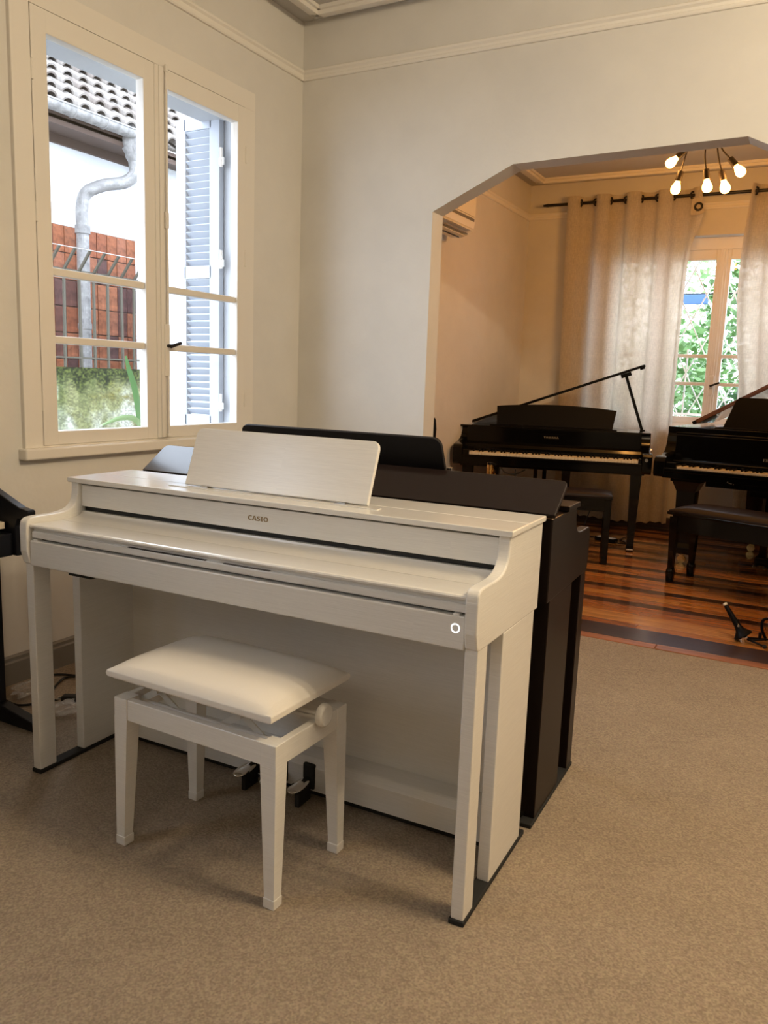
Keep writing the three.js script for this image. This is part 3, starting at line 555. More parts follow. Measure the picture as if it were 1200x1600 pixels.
// ---------------------------------------------------------------- black benches
{
  const t = thing('piano_bench', 'black bench with straight square legs before the smaller grand piano', 'bench', [-1.742, 0, -5.794], rad(14.935));
  t.translateX(0.152); t.translateZ(0.29);
  const hx = 0.282, hz = 0.132;
  for (const sx of [-1, 1]) for (const sz of [-1, 1]) obj('leg', rb(sx * hx, sx * (hx - 0.045), 0, 0.45, sz * hz, sz * (hz - 0.038), 0.003), M.black, t);
  obj('apron', [rb(-hx + 0.04, hx - 0.04, 0.368, 0.452, hz - 0.006, hz - 0.026, 0.002), rb(-hx + 0.04, hx - 0.04, 0.368, 0.452, -hz + 0.006, -hz + 0.026, 0.002), rb(hx - 0.006, hx - 0.026, 0.368, 0.452, -hz + 0.03, hz - 0.03, 0.002), rb(-hx + 0.006, -hx + 0.026, 0.368, 0.452, -hz + 0.03, hz - 0.03, 0.002)], M.black, t);
  obj('seat_board', rb(-hx - 0.004, hx + 0.004, 0.45, 0.466, -hz - 0.006, hz + 0.006, 0.004), M.black, t);
  obj('seat', cushion(0.57, 0.275, 0.464, 0.016, 0.018, 20, 12, 6), M.brownLeather, t);
}
{
  const a = rad(-19), t = thing('piano_bench', 'long black bench with bulbed feet and brown seat before the larger grand', 'bench', [-0.795, 0, -5.275], a);
  const W = 0.80, D = 0.33;
  const foot = [[0, 0], [0.017, 0], [0.019, 0.004], [0.0205, 0.03], [0.023, 0.055], [0.021, 0.075], [0.017, 0.09], [0, 0.09]];
  for (const x of [0.025, W - 0.03]) for (const z of [-0.022, -D + 0.035]) {
    const l = obj('leg', [taper(0.052, 0.046, 0.030, 0.030, 0.082, 0.42, x, z)], M.black, t);
    obj('foot', lathe(foot, 4).scale(1.32, 1, 1.32).rotateY(PI / 4).translate(x, 0, z), M.black, l);
  }
  obj('apron', [rb(0.02, W - 0.02, 0.33, 0.435, -0.004, -0.026, 0.003), rb(0.02, W - 0.02, 0.33, 0.435, -D + 0.026, -D + 0.006, 0.003), rb(0.006, 0.026, 0.345, 0.435, -0.02, -D + 0.02, 0.003), rb(W - 0.026, W - 0.006, 0.345, 0.435, -0.02, -D + 0.02, 0.003)], M.black, t);
  obj('seat_board', rb(-0.018, W + 0.018, 0.433, 0.452, 0.014, -D - 0.012, 0.006), M.black, t);
  obj('seat', cushion(W + 0.01, D + 0.005, 0.45, 0.012, 0.03, 26, 14, 6).translate(W / 2, 0, -D / 2), M.brownLeather, t);
}

// ---------------------------------------------------------------- curtains and rod
const ROD_Y = 2.735, ROD_Z = ZF + 0.10;
{
  const t = thing('curtain_rod', 'black metal curtain rod above the far window', 'curtain rod');
  obj('rod', rod([-2.31, ROD_Y, ROD_Z], [0.6, ROD_Y, ROD_Z], 0.0125), M.iron, t);
  obj('finial', [rod([-2.345, ROD_Y, ROD_Z], [-2.30, ROD_Y, ROD_Z], 0.009, 0.015)], M.iron, t);
  for (const x of [-2.02, -0.66]) obj('bracket', [rod([x, ROD_Y, ZF], [x, ROD_Y, ROD_Z], 0.008), rod([x, ROD_Y, ZF + 0.001], [x, ROD_Y, ZF + 0.008], 0.028)], M.iron, t);
}
function curtain(label, xT0, xT1, xB0, xB1, yT, yB, folds, phase, edgeR, group, torn) {
  const t = thing('curtain', label, 'curtain', [0, 0, 0], 0, group), nx = 220, ny = 50, pos = [], idx = [];
  const at = (s, v) => {       // s along the width, v from top (0) to hem (1)
    const sw = s + 0.012 * Math.sin(9 * s + 1.3) * v, xt = xT0 + (xT1 - xT0) * s, xb = xB0 + (xB1 - xB0) * sw;
    const f = edgeR(s, v);
    const amp = 0.042 * (1 - 0.25 * v), ph = 2 * PI * folds * s + phase;
    const wob = 0.010 * Math.sin(23 * s + 4 * v) * v;
    return V(xt + (xb - xt) * v + f + 0.012 * Math.sin(2 * ph) * (1 - 0.3 * v), yT + (yB - yT) * v + 0.006 * Math.sin(3.1 * ph) * v + 0.012 * Math.sin(7 * s + 1) * v, ROD_Z + amp * Math.cos(ph) + wob + 0.01 * v);
  };
  for (let j = 0; j <= ny; j++) for (let i = 0; i <= nx; i++) pos.push(...at(i / nx, j / ny).toArray());
  for (let j = 0; j < ny; j++) for (let i = 0; i < nx; i++) { const a = j * (nx + 1) + i, b = a + 1, c = a + nx + 1, d = c + 1; idx.push(a, c, b, b, c, d); }
  const g = new THREE.BufferGeometry(); g.setAttribute('position', new THREE.Float32BufferAttribute(pos, 3)); g.setIndex(idx); g.computeVertexNormals();
  obj('cloth', g, M.curtain, t);
  // eyelets where the cloth passes the rod
  const n = Math.round(folds * 2);
  for (let k = 0; k <= n; k++) {
    const s = (PI / 2 + k * PI - phase) / (2 * PI * folds); if (s < 0.01 || s > 0.99) continue;
    const p = at(s, 0.0);
    obj('eyelet', new THREE.TorusGeometry(0.026, 0.0075, 8, 24).rotateY(PI / 2 - 0.55 * (k % 2 ? 1 : -1)).translate(p.x, ROD_Y, ROD_Z), M.iron, t);
  }
  return t;
}
const cl = curtain('wide linen curtain left of the window, one eyelet slipped off the rod', -2.115, -1.085, -2.06, -1.07, ROD_Y + 0.055, 0.075, 4.1, -0.9, (s, v) => {
  const k = clamp((s - 0.8) / 0.2); return k * k * (-0.03 * Math.sin(PI * v) + 0.075 * Math.exp(-Math.pow((v - 0.07) / 0.075, 2)));
});
// the slipped corner hanging from the end of the cloth
{
  const s = new THREE.Shape(); s.moveTo(-0.055, 0.075); s.lineTo(-0.005, 0.08); s.lineTo(0.05, -0.03); s.quadraticCurveTo(0.01, -0.06, -0.06, -0.05); s.closePath();
  obj('corner_flap', extr(s, 0.003).translate(-1.055, ROD_Y - 0.115, ROD_Z + 0.075), M.curtain, cl);
  obj('eyelet', new THREE.TorusGeometry(0.026, 0.0085, 8, 24).translate(-1.058, ROD_Y - 0.105, ROD_Z + 0.082), M.iron, cl);
}
curtain('linen curtain right of the window, bowed aside behind the larger grand', -0.695, 0.38, -0.60, 0.42, ROD_Y + 0.055, 0.075, 4.6, 0.6, (s, v) => {
  const k = 1 - clamp(s / 0.25); return k * (-0.06 * Math.sin(PI * clamp(v * 1.7)) );
});

// ---------------------------------------------------------------- lamps
function bulbLamp(label, at, list, color, cd, group) {
  const t = thing('ceiling_lamp', label, 'lamp', at);
  obj('canopy', lathe([[0, 0], [0.07, 0], [0.07, -0.02], [0.055, -0.03], [0.0, -0.03]].map(([r, y]) => [r, y]).reverse(), 28), M.iron, t);
  const glow = std({ color: rgb(1, 0.95, 0.85), emissive: rgb(...color), emissiveIntensity: 14, roughness: 0.5 });
  for (const [tip, dir] of list) {
    const D = V(...dir).normalize(), P = V(...tip), S = P.clone().addScaledVector(D, -0.078), Q = S.clone().addScaledVector(D, -0.055);
    const q = new THREE.Quaternion().setFromUnitVectors(V(0, -1, 0), D);
    const arm = obj('arm', tube([V(0, -0.02, 0).addScaledVector(V(D.x, 0, D.z), 0.03), V(Q.x * 0.35 + D.z * 0.05, Math.max(Q.y * 0.5, -0.1), Q.z * 0.35 - D.x * 0.05), Q.clone().addScaledVector(D, -0.1), Q], 0.0045, 24, 8), M.iron, t);
    obj('socket', new THREE.CylinderGeometry(0.0185, 0.0215, 0.06, 20).translate(0, 0.03, 0).applyQuaternion(q).translate(...S.toArray()), M.iron, arm);
    const b = obj('bulb', lathe([[0, -0.0785], [0.012, -0.077], [0.022, -0.071], [0.0285, -0.060], [0.030, -0.048], [0.0275, -0.034], [0.021, -0.018], [0.0155, -0.006], [0.0145, 0.004], [0, 0.004]], 24).applyQuaternion(q).translate(...S.toArray()), glow, arm);
    const l = new THREE.PointLight(rgb(...color), cd, 0, 2); l.position.copy(S.clone().addScaledVector(D, 0.045)); l.castShadow = true; l.shadow.radius = 1.2; arm.add(l);
  }
  return t;
}
// far room: bulb tips relative to the canopy at (-0.83, 2.93, -5.5)
bulbLamp('black ceiling lamp with bent arms and bare glowing bulbs in the far room', [-0.82, HF, -5.5], [
  [[-0.225, -0.35, 0.02], [-0.75, -0.65, 0.1]], [[-0.168, -0.515, 0.0], [-0.22, -1, 0]], [[0.032, -0.522, 0.02], [0.16, -1, 0.05]], [[0.135, -0.525, -0.02], [0.3, -1, 0]], [[0.225, -0.435, 0.0], [0.6, -0.75, 0.1]],
], WARM, LAMP_FAR);
// near room, above the right end of the white piano, beyond the right photo edge
const nearBulbs = [[[-0.28, -0.35, 0.10], [-0.75, -0.65, 0.1]], [[-0.12, -0.45, -0.30], [-0.22, -1, -0.6]], [[0.10, -0.46, 0.30], [0.16, -1, 0.4]], [[0.12, -0.44, -0.16], [0.3, -1, -0.3]], [[0.28, -0.36, 0.06], [0.7, -0.75, 0.1]]];
bulbLamp('black ceiling lamp with bare bulbs above the near room, outside the photo', [0.9, H, -1.78], nearBulbs, WARM_NEAR, LAMP_NEAR);
bulbLamp('black ceiling lamp with bare bulbs behind the photographer, outside the photo', [-0.1, H, 2.0], nearBulbs, WARM_NEAR, LAMP_REAR);

bulbLamp('black ceiling lamp with whiter bulbs right above the photographer, outside the photo', [-0.45, H, 0.05], nearBulbs, WARM_MID, LAMP_MID);

// ---------------------------------------------------------------- air conditioner on the far room's left wall
{
  const t = thing('air_conditioner', 'white wall air conditioner high beside the opening in the far room', 'air conditioner', [XF, 0, -5.42]);
  const p = [[0.0, 2.235], [0.10, 2.205], [0.17, 2.225], [0.205, 2.262], [0.212, 2.30], [0.212, 2.47], [0.20, 2.488], [0.0, 2.49]];
  obj('housing', extr(p, 0.82, 0.006), M.acWhite, t);
  obj('front_panel', extr([[0.200, 2.335], [0.219, 2.335], [0.219, 2.475], [0.20, 2.482]], 0.79, 0.003).translate(0, 0, 0.015), M.acWhite, t);
  for (const [x0, y0, x1, y1] of [[0.06, 2.212, 0.115, 2.200], [0.12, 2.200, 0.178, 2.221], [0.182, 2.226, 0.215, 2.262]]) obj('louvre', bar([(x0 + x1) / 2, (y0 + y1) / 2 - 0.003, 0.06], [(x0 + x1) / 2, (y0 + y1) / 2 - 0.003, 0.76], 0.045, 0.004), M.acWhite, t);
  obj('outlet_gap', [bx(0.117, 0.121, 2.198, 2.206, 0.06, 0.76), bx(0.178, 0.184, 2.218, 2.226, 0.06, 0.76), bx(0.2115, 0.2135, 2.305, 2.325, 0.02, 0.80)], M.greySlot, t);
}

// ---------------------------------------------------------------- small things on the floors
{
  const t = thing('instrument_stand', 'small black folding peg stand for a wind instrument on the dark threshold board', 'stand', [-0.238, 0, -4.20]);
  const tilt = V(-0.097, 0.14, -0.01).normalize(), q = new THREE.Quaternion().setFromUnitVectors(V(0, 1, 0), tilt);
  obj('peg', lathe([[0, 0.012], [0.03, 0.008], [0.045, 0.0], [0.046, 0.006], [0.034, 0.018], [0.022, 0.034], [0.0165, 0.055], [0.0145, 0.09], [0.0115, 0.145], [0.0105, 0.166], [0, 0.168]], 28).applyQuaternion(q).translate(0.0, 0.03, 0), M.satinBlack, t);
  obj('peg_tip', lathe([[0, 0], [0.0105, 0], [0.0105, 0.008], [0.007, 0.012], [0, 0.012]], 16).translate(0, 0.168, 0).applyQuaternion(q).translate(0, 0.03, 0), M.ivory, t);
  obj('thumb_screw', rod([-0.03, 0.085, 0.012], [-0.026, 0.082, 0.024], 0.006), M.chrome, t);
  obj('hub', [rod([0.0, 0.0, 0], [0.0, 0.035, 0], 0.014), new THREE.SphereGeometry(0.011, 12, 8).translate(0.012, 0.03, 0.02)], M.chrome, t);
  for (const e of [[0.10, 0.010, 0.055], [0.16, 0.010, -0.10], [-0.02, 0.010, -0.12]]) {
    const l = obj('leg', rod([0.0, 0.022, 0], e, 0.005), M.satinBlack, t);
    obj('rubber_tip', new THREE.SphereGeometry(0.010, 12, 8).translate(...e), M.rubber, l);
  }
  obj('leg', [tube([[0.10, 0.012, -0.05], [0.075, 0.07, -0.05], [0.08, 0.115, -0.05], [0.13, 0.125, -0.05]], 0.007)], M.satinBlack, t);
  obj('cross_bar', [rod([0.03, 0.02, 0.02], [0.14, 0.04, 0.0], 0.005), rb(0.065, 0.08, 0.02, 0.06, -0.01, 0.005, 0.003)], M.satinBlack, t);
}
{
  const t = thing('saxophone', 'brass saxophone standing on the floor beneath the smaller grand piano', 'saxophone', [-1.83, 0, -4.78], 0.4);
  obj('body', [tube([[0, 0.70, 0], [0.0, 0.45, 0.0], [0.0, 0.22, 0], [0.0, 0.12, 0.01], [0.03, 0.06, 0.03], [0.075, 0.08, 0.05], [0.09, 0.20, 0.055]], 0.021, 50, 14)], M.brass, t);
  obj('bell', lathe([[0.022, 0], [0.026, 0.08], [0.033, 0.15], [0.048, 0.2], [0.066, 0.225], [0.064, 0.226], [0.045, 0.202], [0.03, 0.15], [0.022, 0.0]], 24).rotateZ(-0.1).translate(0.09, 0.19, 0.055), M.brass, t);
  for (let i = 0; i < 12; i++) { const a = i * 2.1, y = 0.32 + i * 0.031; obj('key', [new THREE.CylinderGeometry(0.013, 0.013, 0.006, 14).rotateX(PI / 2).translate(0, 0, 0.027).rotateY(a * 0.35 - 0.8).translate(0, y, 0), rod([Math.cos(a) * 0.03, y - 0.04, Math.sin(a) * 0.03], [Math.cos(a) * 0.033, y + 0.05, Math.sin(a) * 0.033], 0.0028)], M.brass, t); }
  obj('cap', [rod([0, 0.695, 0], [0, 0.715, 0], 0.019, 0.016), rod([0.0, 0.705, 0.0], [0.035, 0.70, 0.01], 0.007)], M.satinBlack, t);
  obj('stand', [rod([0, 0.0, 0], [0, 0.12, -0.03], 0.006), rod([0.12, 0.005, 0.1], [0, 0.08, -0.03], 0.005), rod([-0.12, 0.005, 0.08], [0, 0.08, -0.03], 0.005), rod([0, 0.005, -0.16], [0, 0.08, -0.03], 0.005)], M.satinBlack, t);
}
{
  const t = thing('music_stand', 'thin black stand tip showing above the dark music rest by the opening', 'stand', [-1.925, 0, -4.12]);
  obj('pole', rod([0, 0.02, 0], [0, 0.9, 0], 0.008), M.satinBlack, t);
  obj('tip', lathe([[0, 0], [0.012, 0.01], [0.014, 0.06], [0.009, 0.11], [0.0, 0.125]], 14).translate(0, 0.885, 0), M.satinBlack, t);
  for (let i = 0; i < 3; i++) obj('leg', rod([0, 0.22, 0], [Math.cos(i * 2.1 + 0.5) * 0.2, 0.006, Math.sin(i * 2.1 + 0.5) * 0.2], 0.006), M.satinBlack, t);
}
{
  const t = thing('power_adapter', 'flat dark power adapter on the boards behind the straight-legged bench', 'adapter', [-1.425, 0, -6.36], rad(-20));
  obj('body', rb(-0.085, 0.085, 0.0, 0.032, -0.035, 0.035, 0.005), M.satinBlack, t);
  obj('label_plate', rb(-0.075, 0.075, 0.030, 0.0335, -0.028, 0.028, 0.001), M.acWhite, t);
  obj('cord', [tube([[0.085, 0.015, 0], [0.13, 0.01, 0.03], [0.15, 0.006, -0.05], [0.05, 0.006, -0.12], [0.0, 0.006, -0.3]], 0.004, 30), tube([[-0.085, 0.015, 0], [-0.16, 0.02, 0.0], [-0.2, 0.06, 0.02], [-0.24, 0.2, -0.1]], 0.004, 24)], M.rubber, t);
}
tag(obj('cable', [tube([[-2.05, 0.6, -5.55], [-2.06, 0.4, -5.55], [-2.05, 0.2, -5.56], [-2.1, 0.006, -5.5]], 0.005, 30), tube([[-1.93, 0.6, -5.55], [-1.93, 0.3, -5.55], [-1.95, 0.05, -5.56], [-2.05, 0.006, -5.7]], 0.005, 30), tube([[-2.04, 0.60, -5.55], [-2.0, 0.57, -5.54], [-1.93, 0.565, -5.55], [-1.86, 0.60, -5.56]], 0.005, 24)], M.rubber), 'thin dark cables hanging beneath the smaller grand piano keyboard', 'cable');
tag(obj('tangled_cable', [tube([[-2.62, 0.006, -2.02], [-2.57, 0.006, -2.08], [-2.50, 0.006, -2.11], [-2.40, 0.008, -2.14], [-2.25, 0.006, -2.16]], 0.0045, 40), tube([[-2.46, 0.006, -1.96], [-2.50, 0.006, -2.02], [-2.52, 0.007, -2.07], [-2.45, 0.008, -2.12], [-2.3, 0.006, -2.1]], 0.0045, 40), tube([[-2.60, 0.006, -1.80], [-2.52, 0.006, -1.80], [-2.44, 0.006, -1.80], [-2.38, 0.007, -1.88], [-2.35, 0.012, -1.925]], 0.0045, 40), tube([[-2.31, 0.012, -1.94], [-2.27, 0.008, -1.95], [-2.25, 0.007, -2.0], [-2.28, 0.006, -2.05]], 0.0045, 24)], M.rubber), 'black cords lying on the carpet by the grey skirting under the window', 'cord');
{
  const t = thing('power_plug', 'black power plug on the carpet beside a clear plastic bag', 'plug', [-2.325, 0, -1.925], 0.5);
  obj('plug_body', rb(-0.028, 0.028, 0, 0.028, -0.019, 0.019, 0.008), M.rubber, t);
  for (const z of [-0.009, 0.009]) obj('pin', rod([-0.028, 0.014, z], [-0.046, 0.014, z], 0.0024), M.chrome, t);
}
function plasticBag(label, at, s) {
  const g = new THREE.IcosahedronGeometry(1, 14); const m = mergeVertices((g.deleteAttribute('uv'), g.deleteAttribute('normal'), g)); const p = m.attributes.position;
  for (let i = 0; i < p.count; i++) {
    const v = V(p.getX(i), p.getY(i), p.getZ(i)), k = 0.75 + 0.5 * Math.abs(Math.sin(5 * v.x + 3 * v.z) * Math.cos(4 * v.y - 3 * v.x)) - 0.25 * Math.abs(Math.sin(9 * v.z + 7 * v.y));
    p.setXYZ(i, v.x * k * s[0], Math.max(0.001, s[1] + v.y * k * s[1]), v.z * k * s[2]);
  }
  m.computeVertexNormals();
  const o = obj('plastic_bag', toCreasedNormals(m, 0.35), M.plastic); o.position.set(...at);
  return tag(o, label, 'plastic bag');
}
plasticBag('crumpled clear plastic bag on the carpet beside the black plug', [-2.26, 0, -1.85], [0.055, 0.022, 0.05]);
plasticBag('crumpled clear plastic bag lying nearest the grey skirting', [-2.50, 0, -1.885], [0.05, 0.03, 0.06]);

// ---------------------------------------------------------------- outside the left window
{
  const mossTex = tex(1024, 512, (x, y) => {
    const a = fbm(x * 2, y), b = fbm(x * 3 + 0.3, y * 2 + 0.4), st = n64(x * 64, y * 3), f = n256(x * 256, y * 160), hgt = y;
    let c = mix([0.62, 0.63, 0.44], [0.86, 0.87, 0.80], clamp((a - 0.42) * 4.5));
    c = mix(c, [0.50, 0.47, 0.24], clamp((b - 0.52) * 4.2) * 0.8);
    c = mix(c, [0.36, 0.42, 0.20], clamp((st - 0.55) * 2) * clamp((hgt - 0.55) * 2.2));
    const top = clamp((hgt - 0.90 + 0.10 * (n32(x * 32, 0) - 0.5)) * 16);
    c = mix(c, mix([0.13, 0.17, 0.08], [0.42, 0.46, 0.22], f), top * 0.92);
    const k = 0.80 + 0.30 * (f - 0.5); return c.map((v) => v * k);
  }, 4, 1.72, true, -7, -0.5);
  const mossMat = std({ map: mossTex, bumpMap: plasterBump, bumpScale: 0.02, roughness: 1 });
  const g = [bx(-5.4, -5.2, -0.5, 1.215, -5.15, -2.6)];
  struct('wall_outside', g, mossMat, 'mossy concrete wall outside the left window');
  struct('ground', bx(-13, XO, -0.6, -0.5, -12, 4), std({ color: rgb(0.32, 0.32, 0.30), map: carpetTone, roughness: 1 }));
  struct('wall_outside', bx(-5.25, -5.19, -0.5, 2.5, -7.0, -5.15), std({ color: rgb(0.82, 0.85, 0.88), roughness: 0.9 }), 'white rendered boundary wall beside the mossy wall');
  const fence = thing('spiked_fence', 'rusty iron fence with bent spikes on the mossy wall', 'fence');
  const rust = std({ color: rgb(0.11, 0.10, 0.075), roughness: 0.7, metalness: 0.2 });
  for (let i = 0; i < 11; i++) {
    const z = -3.66 - i * 0.142 , lean = 0.012 * Math.sin(i * 2.7);
    obj('bar', [bar([-5.2, 1.215, z + lean], [-5.2, 1.95, z], 0.017, 0.017), bar([-5.2, 1.945, z], [-5.065, 2.10, z], 0.017, 0.017)], rust, fence);
  }
  for (const y of [1.29, 1.95]) obj('rail', bx(-5.208, -5.192, y - 0.006, y + 0.006, -5.14, -3.5), rust, fence);
  obj('wire', [tube([[-5.065, 2.10, -3.5], [-5.06, 2.095, -4.2], [-5.062, 2.098, -4.6], [-5.065, 2.10, -5.12]], 0.0035, 40, 6)], M.steel, fence);

  // neighbouring house
  const h = thing('neighbour_house', 'neighbouring white house with orange wall tiles and clay roof outside the window', 'building');
  const white = std({ color: rgb(0.82, 0.85, 0.88), roughness: 0.9, bumpMap: plasterBump, bumpScale: 0.006 });
  obj('wall', [bx(-6.4, -6.02, -0.5, 3.16, -12, -2.0)], white, h);
  obj('rendered_corner', bx(-6.02, -5.90, -0.5, 3.16, -8.5, -5.885), white, h);
  obj('soffit', [bx(-6.4, -5.62, 3.16, 3.185, -12, -2), bx(-5.66, -5.62, 3.12, 3.22, -12, -2), bx(-6.02, -5.985, 3.09, 3.16, -12, -2)], std({ color: rgb(0.10, 0.065, 0.05), roughness: 0.8 }), h);
  const tileTones = [[0.47, 0.165, 0.075], [0.52, 0.20, 0.10], [0.42, 0.14, 0.065], [0.48, 0.19, 0.105], [0.20, 0.085, 0.065], [0.165, 0.08, 0.072]];
  const tileMap = tex(128, 128, (x, y) => { const v = 0.82 + 0.45 * (fbm(x, y) - 0.5); return [v, v * 0.98, v * 0.96]; }, 0.3, 0.3);
  const tm = tileTones.map((c) => std({ color: rgb(...c), map: tileMap, roughness: 0.75 }));
  obj('tile_bed', bx(-6.02, -6.005, 1.0, 2.43, -5.885, -3.6), std({ color: rgb(0.22, 0.19, 0.16), roughness: 1 }), h);
  const tw = 0.119, th = 0.228, tg = clean(rb(-6.006, -5.99, -th / 2 + 0.004, th / 2 - 0.004, -tw / 2 + 0.003, tw / 2 - 0.003, 0.003));
  let k = 0;
  for (let j = 0; j < 6; j++) for (let i = 0; i < 17; i++) {
    const m = new THREE.Mesh(tg, tm[rnd() < 0.24 ? 4 + Math.floor(rnd() * 2) : Math.floor(rnd() * 4)]);
    m.name = k ? 'tile_' + String(k).padStart(3, '0') : 'tile'; k++;
    m.position.set(rr(-0.002, 0.002), 1.105 + (j + 0.5) * th - 0.045, -5.883 + (i + 0.5) * tw); m.castShadow = m.receiveShadow = true; h.add(m);
  }
  // clay roof tiles: half barrels, rows climbing away
  const rp = rad(36), cols = 17, rows = 6, cw = 0.165, rl = 0.24;
  const half = (r, up) => { const s = new THREE.Shape(); s.absarc(0, 0, r, 0, PI, false); s.absarc(0, 0, r - 0.014, PI, 0, true); s.closePath(); const q = extr(s, rl + 0.05, 0, 1, 8); if (!up) q.rotateZ(PI); return q; };
  const tileGeo = clean(half(0.064, true).rotateX(-0.16).translate(0, -0.012, 0).rotateY(PI / 2));
  const roofTones = [[0.40, 0.38, 0.36], [0.33, 0.31, 0.29], [0.28, 0.25, 0.23], [0.44, 0.42, 0.40]].map((c) => std({ color: rgb(...c), map: tileMap, roughness: 0.9 }));
  const roof = new THREE.Group(); roof.name = 'roof'; roof.position.set(-5.56, 3.25, 0); roof.rotation.z = -rp; h.add(roof);
  obj('roof_deck', bx(-2.6, -0.02, -0.05, -0.02, -12, -2), std({ color: rgb(0.20, 0.18, 0.16), roughness: 1 }), roof);
  obj('roof_valley', bx(-2.6, 0.0, -0.022, -0.010, -12, -2), roofTones[1], roof);
  k = 0;
  for (let j = 0; j < rows; j++) for (let i = 0; i < cols; i++) {
    const m = new THREE.Mesh(tileGeo, roofTones[Math.floor(rnd() * 4)]); m.name = k ? 'roof_tile_' + String(k).padStart(3, '0') : 'roof_tile'; k++;
    m.position.set(-(j + 1) * rl, j * 0.004, -4.05 - i * cw + rr(-0.004, 0.004)); m.castShadow = m.receiveShadow = true; roof.add(m);
  }
  // gutter, funnel and downpipe
  const pvc = std({ color: rgb(0.42, 0.43, 0.44), roughness: 0.5, map: tileMap });
  const gut = (() => { const s = new THREE.Shape(); s.absarc(0, 0, 0.062, PI, 2 * PI, false); s.lineTo(0.068, 0.0); s.lineTo(0.068, 0.012); s.lineTo(0.054, 0.012); s.absarc(0, 0, 0.052, 2 * PI, PI, true); s.lineTo(-0.054, 0.012); s.lineTo(-0.062, 0.012); s.closePath(); return extr(s, 3.4, 0, 1, 12); })();
  const gu = obj('gutter', gut.translate(-5.535, 3.245, -5.42), pvc, h);
  for (const z of [-4.45, -4.78, -5.1]) obj('gutter_joint', new THREE.TorusGeometry(0.063, 0.008, 6, 18, PI).rotateX(PI).rotateY(0).translate(-5.535, 3.245, z), pvc, gu);
  const fx = -5.60, fz = -5.50;
  obj('rain_head', lathe([[0, 0.0], [0.045, 0.0], [0.052, 0.02], [0.075, 0.05], [0.085, 0.07], [0.085, 0.09], [0.105, 0.12], [0.125, 0.17], [0.128, 0.20], [0.12, 0.21], [0.135, 0.24], [0.142, 0.30], [0.15, 0.31], [0.15, 0.335], [0, 0.335]].map(([a, b]) => [a, b]), 20).scale(0.9, 1, 0.95).translate(fx, 2.99, fz), pvc, h);
  const dp = obj('downpipe', [tube([[fx, 3.02, fz], [fx, 2.92, fz], [-5.64, 2.84, -5.43], [-5.74, 2.78, -5.26], [-5.82, 2.70, -5.15], [-5.84, 2.58, -5.12], [-5.84, 2.40, -5.12]], 0.052, 60, 16), rod([-5.84, 2.42, -5.12], [-5.84, -0.5, -5.12], 0.054, 0.054, 18)], pvc, h);
  obj('pipe_collar', [rod([-5.84, 2.36, -5.12], [-5.84, 2.43, -5.12], 0.064, 0.064, 18)], pvc, dp);
  obj('pipe_collar', [rod([-5.84, 1.55, -5.12], [-5.84, 1.60, -5.12], 0.060, 0.060, 18)], pvc, dp);
  obj('cord', [tube([[-6.0, 2.98, -4.0], [-6.0, 2.93, -4.8], [-5.98, 2.80, -5.4]], 0.004, 20, 5), tube([[-6.0, 2.62, -4.2], [-6.0, 2.60, -5.0], [-5.98, 2.55, -5.7]], 0.004, 20, 5)], M.frameWhite, h);
  obj('downpipe', [rod([-5.84, -0.5, -6.9], [-5.84, 3.1, -6.9], 0.05, 0.05, 14)], pvc, h);

  // louvred shutter folded out at the far jamb
  const sh = thing('window_shutter', 'white louvred shutter folded out beside the right sash', 'shutter', [-2.79, 0, -3.325], 0);
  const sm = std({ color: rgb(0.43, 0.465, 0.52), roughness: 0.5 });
  const st = 0.052, wS = 0.285;
  obj('frame', [rb(-wS, -wS + st + 0.012, 0.93, 2.475, -0.018, 0.018), rb(-st - 0.012, 0, 0.93, 2.475, -0.018, 0.018), rb(-wS + st, -st, 2.415, 2.475, -0.018, 0.018), rb(-wS + st, -st, 0.93, 0.99, -0.018, 0.018), rb(-wS + st, -st, 1.69, 1.755, -0.018, 0.018)], sm, sh);
  for (const [a, b] of [[0.99, 1.69], [1.755, 2.415]]) { const n = Math.round((b - a) / 0.0345); for (let i = 0; i < n; i++) { const y = a + (i + 0.5) * (b - a) / n; obj('slat', new THREE.BoxGeometry(wS - 2 * st - 0.02, 0.0055, 0.040).rotateX(-0.75).translate(-wS / 2, y, 0), sm, sh); } }
  for (const y of [1.06, 1.78, 2.27]) obj('hinge', [rod([0.014, y - 0.045, 0.02], [0.014, y + 0.045, 0.02], 0.008), rb(0.0, 0.03, y - 0.035, y + 0.0, 0.012, 0.022, 0.002)], M.frameWhite, sh);
}
